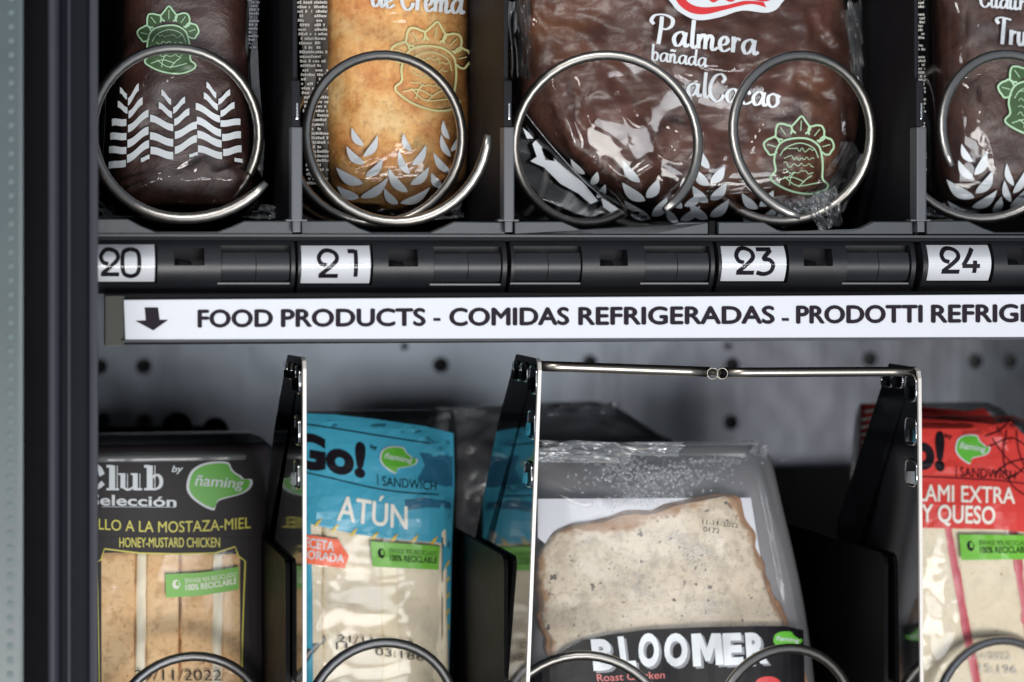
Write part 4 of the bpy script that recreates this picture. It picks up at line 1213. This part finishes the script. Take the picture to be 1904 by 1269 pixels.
def club():
    t = thing('sandwich_pack', 'club sandwich in a black sleeve with yellow lettering and toasted bread window', 'sandwich', W(330, 1560, .17), LGP)
    d = .155
    rows = [(822, 120, 488, d, .026), (840, 112, 498, d, .030), (1000, 112, 500, d, .032), (1290, 112, 500, d, .034), (1570, 112, 500, d, .036)]
    S = Loft(rows, 7.0)
    # sleeve with a real opening
    V, Fc = S.mesh(110, 130)
    def inwin(p):
        x, y = proj(p); return p[1] < d - .012 and 187 < x < 450 and y > 1024
    Fc = [f for f in Fc if len(f) > 4 or not all(inwin(V[k]) for k in f)]
    Fc = [f for f in Fc if len(f) <= 4]
    obj('sleeve', V, Fc, M['sleeve'], t, True)
    win = [(176, 1044), (188, 1040), (195, 1022), (260, 1030), (330, 1031), (400, 1030), (437, 1018), (442, 1034), (457, 1044)]
    hole = win + [(452, 1180), (447, 1400), (178, 1400)]
    pr = Print(S, .0003)
    pr.poly([(120, 1000), (160, 1000), (480, 1000), (480, 1450), (120, 1450)], hole)
    pr.build('sleeve_face', M['sleeve'], t)
    fw = Print(S, .0002); fw.poly(hole); fw.build('window_film', M['film_taut'], t)
    y = Print(S, .0006)
    y.ribbon([(186, 1400), (184, 1250), (181, 1100), (178, 1046), (188, 1041), (194, 1021), (260, 1029), (330, 1030.5), (400, 1029), (437, 1017), (443, 1034), (456, 1044), (453, 1120), (451, 1180), (449, 1280), (448, 1400)], 2.6)
    y.text('POLLO A LA MOSTAZA-MIEL', (150, 962), (466, 966), (466, 987), (150, 982), bold=.006, warp=lambda u: 7 * sin(pi * min(1, u * .98)) - 5 * u * u)
    y.row('HONEY-MUSTARD CHICKEN', 222, 1000, 409, 1018, bold=.012)
    y.build('yellow_print', M['yellow_print'], t)
    w = Print(S, .0005)
    def glyph(segs, th):
        for s in segs: w.ribbon(s, th)
    # slab serif Club, outlined shadow side
    w.ribbon(catmull([(190, 884), (180, 868), (160, 866), (146, 888), (156, 910), (178, 908), (192, 898)], 6), lambda q, dx, dy: 4 + 8 * abs(dy))
    for x, top in ((207, 866), (277, 866)):
        w.poly([(x - 4, top), (x + 7, top), (x + 7, 908), (x - 4, 908)]); w.poly([(x - 9, top - 1), (x + 2, top - 1), (x + 2, top + 4), (x - 9, top + 4)])
        w.ribbon([(x + 11, top), (x + 11, 908)], 1.6); w.ribbon([(x - 9, 910), (x + 14, 910)], 4)
    for x in (228, 251):
        w.poly([(x - 4, 881), (x + 5, 881), (x + 5, 908), (x - 4, 908)]); w.ribbon([(x + 9, 881), (x + 9, 909)], 1.5); w.ribbon([(x - 8, 882), (x + 5, 882)], 3.4)
    w.ribbon(catmull([(228, 906), (238, 911), (251, 905)], 5), 4); w.ribbon([(248, 910), (264, 910)], 4)
    w.ribbon(catmull([(284, 888), (292, 883), (299, 890), (299, 902), (292, 909), (282, 909)], 6), lambda q, dx, dy: 2 + 5 * abs(dy))
    w.text('Selección', (166, 919), (328, 924), (328, 943), (166, 940), bold=.02, ref='Sel')
    w.ribbon([(190, 942.5), (326, 943.5)], 1.0)
    w.row('by', 319, 866, 341, 882, bold=.02, shear=.25)
    w.build('white_print', M['white_print'], t)
    logo(S, t, 350, 861, 465, 946)
    recycle_tag(S, t, ((307, 1068), (444, 1062), (444, 1104), (309, 1112)), M['cream_print'], .0009, lambda u: -9 * max(0, u - .45) ** 1.2 / .5 * .9)
    # the sandwich behind the window
    di = d + .0012
    for k, (a, b, mat, nm, sd) in enumerate(((160, 246, 'bread_tan', 'bread_slice', 1), (243, 266, 'filling', 'filling', 2), (262, 325, 'bread_tan', 'bread_slice', 3),
                                   (324.6, 386, 'bread_tan', 'bread_slice', 4), (381, 405, 'filling', 'filling', 5), (400, 459, 'bread_tan', 'bread_slice', 6))):
        off = .0005 if nm == 'filling' else 0
        slab(nm, [(1012, a, b, di, .0315 - off), (1290, a - 3, b - 3, di, .0335 - off), (1560, a, b, di, .0345 - off)], M[mat], t, 14.0 if nm == 'bread_slice' else 8, sd, .0009 if nm == 'bread_slice' else .0014)

    ink = Print(S, .0004); ink.row('29/11/2022', 250, 1246, 412, 1266, bold=-.005); ink.build('date_print', M['ink'], t)
    # clear rim and crimp on top
    lip = Loft([(808, 150, 466, d, .010), (818, 118, 488, d, .022), (838, 110, 500, d, .031), (850, 110, 500, d, .032)], 4.0, lambda x, z: .0008 * nz3(x, z * .4, 90, 77))
    solid('clear_rim', lip, M['rim'], t, 40, 110)
club()

def crimped_bag(t, rows, surf_disp, film, ex=3.2, name='wrapper'):
    f = Loft(rows, ex, surf_disp); solid(name, f, film, t, 130, 130); return f

def tuna():
    t = thing('sandwich_pack', 'tuna sandwich in a blue topped bag lettered Go! and ATÚN', 'sandwich', W(710, 1560, .15), LGP)
    d = .145
    rows = [(766, 520, 842, d, .004), (800, 516, 846, d, .010), (870, 514, 846, d, .016), (985, 512, 842, d, .021), (1290, 512, 836, d, .023), (1560, 512, 836, d, .024)]
    for a, b, mat, nm, sd in ((520, 590, 'bread_white', 'bread_slice', 11), (588, 700, 'bread_white', 'bread_slice', 12), (696, 728, 'tuna', 'filling', 13), (722, 818, 'bread_white', 'bread_slice', 14)):
        o = .0006 if nm == 'filling' else 0
        slab(nm, [(945, a, b, d, .0185 - o), (1290, a, b + 2, d, .0212 - o), (1550, a, b + 2, d, .022 - o)], M[mat], t, 12, sd, .0009)
    cr = creases([(715, 792, 760, 808, 8, .0012), (765, 792, 840, 845, 8, .0014), (780, 812, 810, 825, 6, .001), (800, 830, 840, 852, 10, .0016), (770, 930, 820, 925, 10, .0014), (820, 930, 845, 950, 8, .001),
                  (570, 930, 600, 960, 10, .0006), (770, 960, 790, 975, 5, .0006), (690, 992, 740, 998, 4, .0006), (600, 780, 640, 800, 8, .0005)], d - .02)
    f = crimped_bag(t, rows, lambda x, z: .0006 * nz3(x, z, 70, 51) + cr(x, z), M['film_taut'], 4.0)
    b = Print(f, .00025)
    b.poly([(522, 768), (567, 769), (620, 771), (700, 780), (790, 793), (843, 806), (845, 900), (840, 1012), (818, 1010), (720, 1002), (670, 995), (620, 985), (567, 972), (520, 966)])
    b.poly([(520, 966), (578, 974), (581, 1100), (583, 1400), (520, 1400)])
    b.poly([(823, 1010), (840, 1012), (836, 1200), (834, 1400), (824, 1400), (822, 1200)])
    b.build('blue_print', M['blue_print'], t)
    dk = Print(f, .0005)  # two deeper blue patches on the right of the bag
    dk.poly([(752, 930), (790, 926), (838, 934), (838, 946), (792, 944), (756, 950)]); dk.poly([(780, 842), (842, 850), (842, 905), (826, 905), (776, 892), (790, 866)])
    dk.build('dark_blue_print', M['blue_dark'], t)
    k = Print(f, .0007)
    k.text('Go!', (540, 800), (681, 824), (679, 891), (540, 869), bold=.05, ref='Go!')
    k.ribbon(catmull([(522, 783), (567, 789), (640, 800), (720, 813), (800, 825)], 5), 2.2)
    k.ribbon(catmull([(522, 872), (567, 879), (630, 893), (690, 907), (750, 916), (816, 920)], 5), 2.0)
    k.text('by', (689, 826), (702, 829), (701, 839), (688, 837), bold=.02); k.ribbon([(702, 882), (703, 903)], 1.4)
    k.text('SANDWICH', (711, 886), (812, 897), (811, 913), (711, 904))
    k.ribbon([(823, 1000), (822, 1200), (824, 1400)], 2.2)
    k.build('black_print', M['ink'], t)
    w = Print(f, .0007); w.text('ATÚN', (633, 909), (757, 931), (757, 985), (627, 968), bold=.02); 
    w.build('cream_lettering', M['cream_print'], t)
    g = Print(f, .0007)
    for x, y in ((590, 972), (622, 982), (656, 990), (696, 996), (732, 1000), (770, 1002), (806, 1005)):
        g.poly([(x - 7, y + 7), (x + 1, y - 3), (x + 9, y - 8), (x + 4, y + 2), (x, y + 7)])
    for k2 in range(5): g.poly([(828, 1052 + 30 * k2), (836, 1040 + 30 * k2), (836, 1046 + 30 * k2), (829, 1058 + 30 * k2)])
    g.build('gold_dashes', M['gold_print'], t)
    logo(f, t, 708, 832, 774, 880, .0008, .12)
    r = Print(f, .0007); r.poly([(520, 986), (566, 994), (630, 1004), (636, 1016), (649, 1034), (641, 1057), (566, 1048), (520, 1042)]); r.build('red_flag', M['salmon_print'], t)
    rt = Print(f, .0009); rt.text('RECETA', (556, 997), (622, 1007), (621, 1026), (554, 1016), bold=.022); rt.text('MEJORADA', (543, 1019), (640, 1032), (639, 1052), (541, 1041), bold=.022); rt.build('flag_lettering', M['white_print'], t)
    recycle_tag(f, t, ((689, 1007), (818, 1016), (815, 1060), (693, 1054)), M['ink'], .0007)
    ink = Print(f, .0004); ink.text('21/11/2022', (628, 1180), (770, 1192), (770, 1204), (628, 1194)); ink.text('111', (625, 1193), (663, 1197), (663, 1211), (625, 1208)); ink.text('03:186', (698, 1204), (788, 1216), (788, 1230), (698, 1218)); ink.build('date_print', M['ink'], t)
tuna()

def bloomer(dx, dy, d, label, front=True):
    t = thing('sandwich_pack', label, 'sandwich', W(1230 + dx, 1560, d), LGP)
    q = lambda L: [(x + dx, y + dy) for x, y in L]
    R = lambda L: [(y + dy, a + dx, b + dx, d + o, h) for y, a, b, o, h in L]
    solid('backing_tray', Loft(R([(834, 1005, 1412, .024, .004), (846, 990, 1424, .022, .010), (930, 985, 1440, .018, .018), (1170, 978, 1487, .016, .022), (1560, 975, 1530, .016, .022)]), 5.0), M['grey_tray'], t, 40, 60)
    if front:
        extrude_px('card_backing', q([(1000, 928), (1396, 926), (1418, 1060), (1440, 1180), (1120, 1180), (1024, 1020), (1000, 1000)]), d - .0055, .0008, M['sign'], t)
    sl = [(916, 1322, 1352), (922, 1280, 1360), (940, 1195, 1372), (958, 1120, 1379), (975, 1050, 1386), (992, 1012, 1393), (1020, 996, 1402), (1060, 990, 1413), (1110, 994, 1432), (1170, 1002, 1458), (1300, 1018, 1500), (1560, 1030, 1530)]
    if front:
        CL = Loft([(y + dy, a + dx, b + dx, d + .0018, .009) for y, a, b in sl], 8.0, lambda x, z: .0006 * nz3(x, z, 60, 63)); CL.wob = .0016; solid('crust', CL, M['crust'], t, 120, 110)
        BL = Loft([(y + dy + (5 if k < 4 else 0), a + dx + (2, 5, 2, 3, 1, 4, 2, 3, 5, 9, 12, 6)[k], b + dx - (5, 3, 7, 4, 8, 5, 9, 6, 10, 7, 9, 6)[k], d - .0003, .0092) for k, (y, a, b) in enumerate(sl)], 7.0,
              lambda x, z: .0010 * nz3(x, z, 45, 61) + .0006 * nz3(x, z, 220, 62)); BL.wob = .0016; solid('bread_slice', BL, M['bread_seed'], t, 120, 120, True, True)
    cr = creases([(1000, 846, 1260, 840, 7, .0016), (1000, 858, 1230, 848, 6, .0014), (1050, 862, 1110, 930, 20, .002), (1110, 935, 1000, 880, 18, .0016), (1270, 860, 1420, 850, 8, .001), (1425, 850, 1480, 1150, 12, .0012)] if front else
                 [(900, 842, 1300, 838, 9, .002), (820, 850, 1000, 870, 14, .003), (1180, 840, 1260, 900, 20, .003)], d - .02)
    fr = R([(826, 1000, 1405, .002, .004), (838, 985, 1422, .002, .010), (930, 978, 1440, .001, .013), (1170, 972, 1492, .0, .0135), (1560, 970, 1535, .0, .0135)])
    f = Loft(fr, 4.0, lambda x, z: .0003 * nz3(x, z, 40, 71) + cr(x, z))
    solid('lid_film', f, M['lid'], t, 150, 200)
    if not front: return t
    crumple('film_seal', t, 1130, 834, d - .0155, 270, 26, M['film_crumple'], 51, .003, .02)
    crumple('film_seal', t, 1080, 852, d - .0165, 190, 18, M['film_crumple'], 53, .002, .02)
    crumple('film_corner', t, 1412, 836, d - .010, 34, 26, M['film_crumple'], 55, .003, .3)
    # condensation
    rnd = random.Random(5); V = []; Fc = []
    def drop(px, py, r):
        c = f.at(px, py, 0.0); s = r * (d - CAM.y) / FPX; b = len(V); n = 8
        for rr, dd in ((1, 0), (.72, .35), (0, .55)):
            for k in range(n if rr else 1):
                V.append(c + Vector((rr * s * cos(2 * pi * k / n), -dd * s, rr * s * sin(2 * pi * k / n))))
        for k in range(n):
            k2 = (k + 1) % n
            Fc.append((b + k, b + k2, b + n + k2, b + n + k)); Fc.append((b + n + k, b + n + k2, b + 2 * n))
    def cloud(n, cx, cy, sx, sy, r0, r1, rot=0):
        for _ in range(n):
            u, v = rnd.gauss(0, .5), rnd.gauss(0, .5)
            drop(cx + u * sx * cos(rot) - v * sy * sin(rot), cy + u * sx * sin(rot) + v * sy * cos(rot), rnd.uniform(r0, r1) ** 1)
    cloud(620, 1210, 885, 120, 30, 1.2, 4.0); cloud(180, 1190, 928, 80, 14, 1.0, 3.2, -.12); cloud(120, 1150, 862, 60, 14, .8, 2.6); cloud(90, 1330, 858, 80, 10, .8, 2.6)
    cloud(320, 1185, 1085, 60, 50, .9, 2.2); cloud(220, 1300, 1035, 46, 36, .9, 2.2); cloud(160, 1320, 1125, 50, 26, .9, 2.2); cloud(90, 1250, 1000, 60, 12, .8, 2.4)
    o = obj('condensation', V, Fc, M['drops'], t, True); o['kind'] = 'stuff'
    # black band
    b = Print(f, .0004)
    b.poly(q([(985, 1262), (1020, 1236), (1050, 1210), (1085, 1192), (1130, 1181), (1200, 1172), (1300, 1167), (1400, 1165), (1462, 1165), (1494, 1172), (1500, 1400), (980, 1400)]))
    b.build('band', M['band'], t)
    for nm, e, ox, oy, mat in (('lettering_shadow', .0006, 5, 4, 'grey_shadow_print'), ('lettering', .0008, 0, 0, 'white_print')):
        w = Print(f, e)
        for ch, x0, x1, y0, y1, sk in (('B', 1098, 1141, 1189, 1248, 3), ('L', 1148, 1180, 1184, 1245, 4), ('O', 1187, 1227, 1178, 1242, 0), ('O', 1235, 1280, 1178, 1241, 0), ('M', 1285, 1341, 1178, 1238, 2), ('E', 1343, 1381, 1178, 1238, 2), ('R', 1385, 1427, 1177, 1236, 2)):
            if ch == 'M':
                w.poly([(x + ox, y + oy) for x, y in ((1285, 1179), (1303, 1178), (1314, 1206), (1323, 1178), (1340, 1178), (1346, 1236), (1331, 1237), (1329, 1202), (1320, 1230), (1312, 1230), (1302, 1204), (1304, 1239), (1289, 1240))]); continue
            w.text(ch, (x0 + ox, y0 + oy), (x1 - 3 + ox, y0 + oy - 1), (x1 + sk + ox, y1 + oy - 2), (x0 + sk * 2 + ox, y1 + oy), bold=.05)
        w.build(nm, M[mat], t)
    c = Print(f, .0006); c.text('Roast Chicken', (1109, 1254), (1236, 1248), (1236, 1262), (1111, 1268), bold=.008); c.build('flavour_lettering', M['coral_text'], t)
    c = Print(f, .0006); c.poly([(1406 + 22 + 24 * cos(2 * pi * k / 20), 1272 + 14 * sin(2 * pi * k / 20)) for k in range(20)]); c.build('red_spot', M['red_print'], t)
    logo(f, t, 1437, 1174, 1492, 1210, .0006, .05, False)
    ink = Print(f, .0003); ink.text('11-11-2022', (1306, 966), (1373, 974), (1373, 982), (1306, 975)); ink.text('0172', (1308, 980), (1338, 983), (1338, 992), (1308, 989)); ink.build('date_print', M['ink'], t)
    return t
M['drops'] = film_mat('water_drops', 2.4, crinkle=0.0, rough=0.03, haze=0.17)
bloomer(0, 0, .090, 'bloomer sandwich of seeded bread with a black BLOOMER band and droplets inside')
def rear_pack():
    d = .235
    t = thing('sandwich_pack', 'dim rear pack with grey crinkled film top standing behind the tuna and bloomer packs', 'sandwich', W(1060, 1560, d), LGP)
    R = [(752, 1015, 1110, d, .003), (764, 840, 1140, d, .006), (785, 806, 1172, d, .010), (815, 806, 1215, d, .014), (845, 808, 1250, d, .017), (1000, 808, 1260, d, .022), (1560, 808, 1270, d, .022)]
    solid('tray', Loft(R, 4.0, lambda x, z: .0030 * nz3(x, z, 40, 87)), M['grey_tray'], t, 90, 110)
    cr = creases([(830, 790, 1000, 800, 8, .003), (1000, 806, 1110, 784, 10, .004), (1110, 784, 1240, 840, 10, .004), (850, 840, 930, 800, 14, .003), (1000, 770, 1120, 765, 6, .002), (820, 830, 900, 870, 12, .003)], d - .02)
    f = Loft([(y - 3, a - 5, b + 5, dd, h + .004) for y, a, b, dd, h in R], 4.0, lambda x, z: .0030 * nz3(x, z, 40, 87) + .001 * ridged(x, z, 60, 13) + cr(x, z))
    solid('wrapper', f, M['film_crumple'], t, 150, 150)
    crumple('film_seal', t, 1075, 762, d - .012, 140, 22, M['film_crumple'], 61, .004, -.02)
    crumple('film_seal', t, 870, 772, d - .012, 120, 22, M['film_crumple'], 63, .004, .05)
rear_pack()

def salami(dx, dy, d, label, front=True):
    t = thing('sandwich_pack', label, 'sandwich', W(1850 + dx, 1560, d), LGP)
    R = lambda L: [(y + dy, a + dx, b + dx, d, h) for y, a, b, h in L]
    rows = R([(776, 1650, 1884, .004), (800, 1646, 1918, .011), (880, 1642, 1940, .016), (985, 1640, 1944, .021), (1290, 1640, 1950, .023), (1560, 1640, 1950, .024)])
    if front:
        for a0, a1, b0, b1, mat, nm, sd in ((1648, 1731, 1650, 1782, 'bread_white', 'bread_slice', 81), (1724, 1744, 1774, 1795, 'salami', 'salami', 82), (1738, 1852, 1789, 1886, 'bread_white', 'bread_slice', 83),
                                            (1845, 1864, 1878, 1898, 'salami', 'salami', 84), (1858, 1934, 1892, 1944, 'bread_white', 'bread_slice', 85)):
            o = .0008 if nm == 'salami' else 0
            e0, e1 = a0 + (b0 - a0) * 2, a1 + (b1 - a1) * 2
            slab(nm, [(950, a0 - (b0 - a0) * .12, a1 - (b1 - a1) * .12, d, .0185 - o), (985, a0, a1, d, .019 - o), (1269, b0, b1, d, .0212 - o), (1550, e0, e1, d, .0218 - o)], M[mat], t, 12, sd, .0009)
    cr = creases([(1715, 792, 1815, 800, 9, .002), (1815, 800, 1872, 818, 8, .0016), (1860, 786, 1890, 840, 14, .002), (1880, 960, 1900, 965, 6, .001), (1720, 862, 1800, 872, 6, .0006)], d - .02)
    f = crimped_bag(t, rows, lambda x, z: .0006 * nz3(x, z, 70, 91) + cr(x, z), M['film_taut'], 4.0)
    b = Print(f, .00025)
    P_ = lambda L: [(x + dx, y + dy) for x, y in L]
    b.poly(P_([(1650, 778), (1715, 778), (1780, 783), (1850, 790), (1880, 784), (1900, 806), (1935, 830), (1938, 1000), (1904, 990), (1860, 985), (1800, 984), (1720, 982), (1644, 980)]))
    b.build('red_print', M['red_pack'], t)
    if not front:
        w = Print(f, .0005)
        for k in range(6): w.poly(P_([(1652, 790 + 14 * k), (1700, 782 + 14 * k), (1700, 786 + 14 * k), (1652, 794 + 14 * k)]))
        w.build('stripe_print', M['cream_print'], t)
        return t
    k = Print(f, .0007)
    k.text('Go!', (1632, 800), (1757, 802), (1757, 878), (1632, 868), bold=.05)
    k.ribbon(catmull([(1650, 888), (1720, 887), (1790, 890), (1870, 895), (1935, 905)], 5), 2)
    k.text('by', (1758, 806), (1771, 808), (1770, 819), (1757, 817), bold=.02); k.ribbon([(1778, 866), (1779, 888)], 1.4)
    k.text('SANDWICH', (1785, 869), (1890, 876), (1888, 893), (1786, 887))
    for L in ([(1832, 812), (1860, 800), (1880, 780)], [(1845, 815), (1870, 850), (1904, 880)], [(1840, 830), (1880, 815), (1910, 830)], [(1850, 880), (1880, 860), (1930, 850)], [(1872, 800), (1866, 850), (1880, 900), (1920, 930)], [(1890, 800), (1895, 840), (1915, 890)], [(1858, 870), (1880, 888), (1905, 870)]):
        k.ribbon(catmull(L, 5), 2.2)
    k.build('black_print', M['ink'], t)
    w = Print(f, .0007)
    w.text('SALAMI EXTRA', (1668, 899), (1887, 907), (1887, 937), (1668, 931), bold=.02); w.text('Y QUESO', (1713, 937), (1851, 942), (1850, 976), (1713, 971), bold=.02, ref='Y UESO')
    w.build('cream_lettering', M['cream_print'], t)
    logo(f, t, 1778, 810, 1839, 862, .0008, .08)
    recycle_tag(f, t, ((1783, 994), (1920, 996), (1920, 1040), (1788, 1042)), M['ink'], .0007)
    ink = Print(f, .0004); ink.text('15:196', (1822, 1238), (1892, 1240), (1892, 1254), (1822, 1252)); ink.text('21/11/2022', (1790, 1216), (1880, 1216), (1880, 1228), (1790, 1228)); ink.build('date_print', M['text_grey'], t)
    return t
salami(0, 0, .110, 'salami and cheese sandwich in a red topped bag lettered SALAMI EXTRA Y QUESO')
salami(-50, -25, .165, 'red striped sandwich pack standing behind the right polished plate', False)

def motors():
    t = thing('coil_motor', 'black coil motor housings with rounded tops behind the club sandwich pack', 'motor housing', W(300, 830, .3))
    d = .30
    V, Fc = Loft([(795, 130, 395, d, .004), (806, 118, 415, d, .012), (1000, 115, 425, d, .016), (1500, 115, 425, d, .016)], 4).mesh(30, 50)
    obj('housing', V, Fc, M['black_div'], t, True)
    for x, y, r in ((330, 796, 29), (401, 802, 25)):
        V, Fc = Loft([(y - r, x - 8, x + 8, d - .006, .004), (y - r * .7, x - r * .74, x + r * .74, d - .006, .008), (y, x - r, x + r, d - .006, .010), (y + r * 1.6, x - r, x + r, d - .006, .010)], 2.4).mesh(24, 30)
        obj('knob', V, Fc, M['black_div'], t, True)
motors()
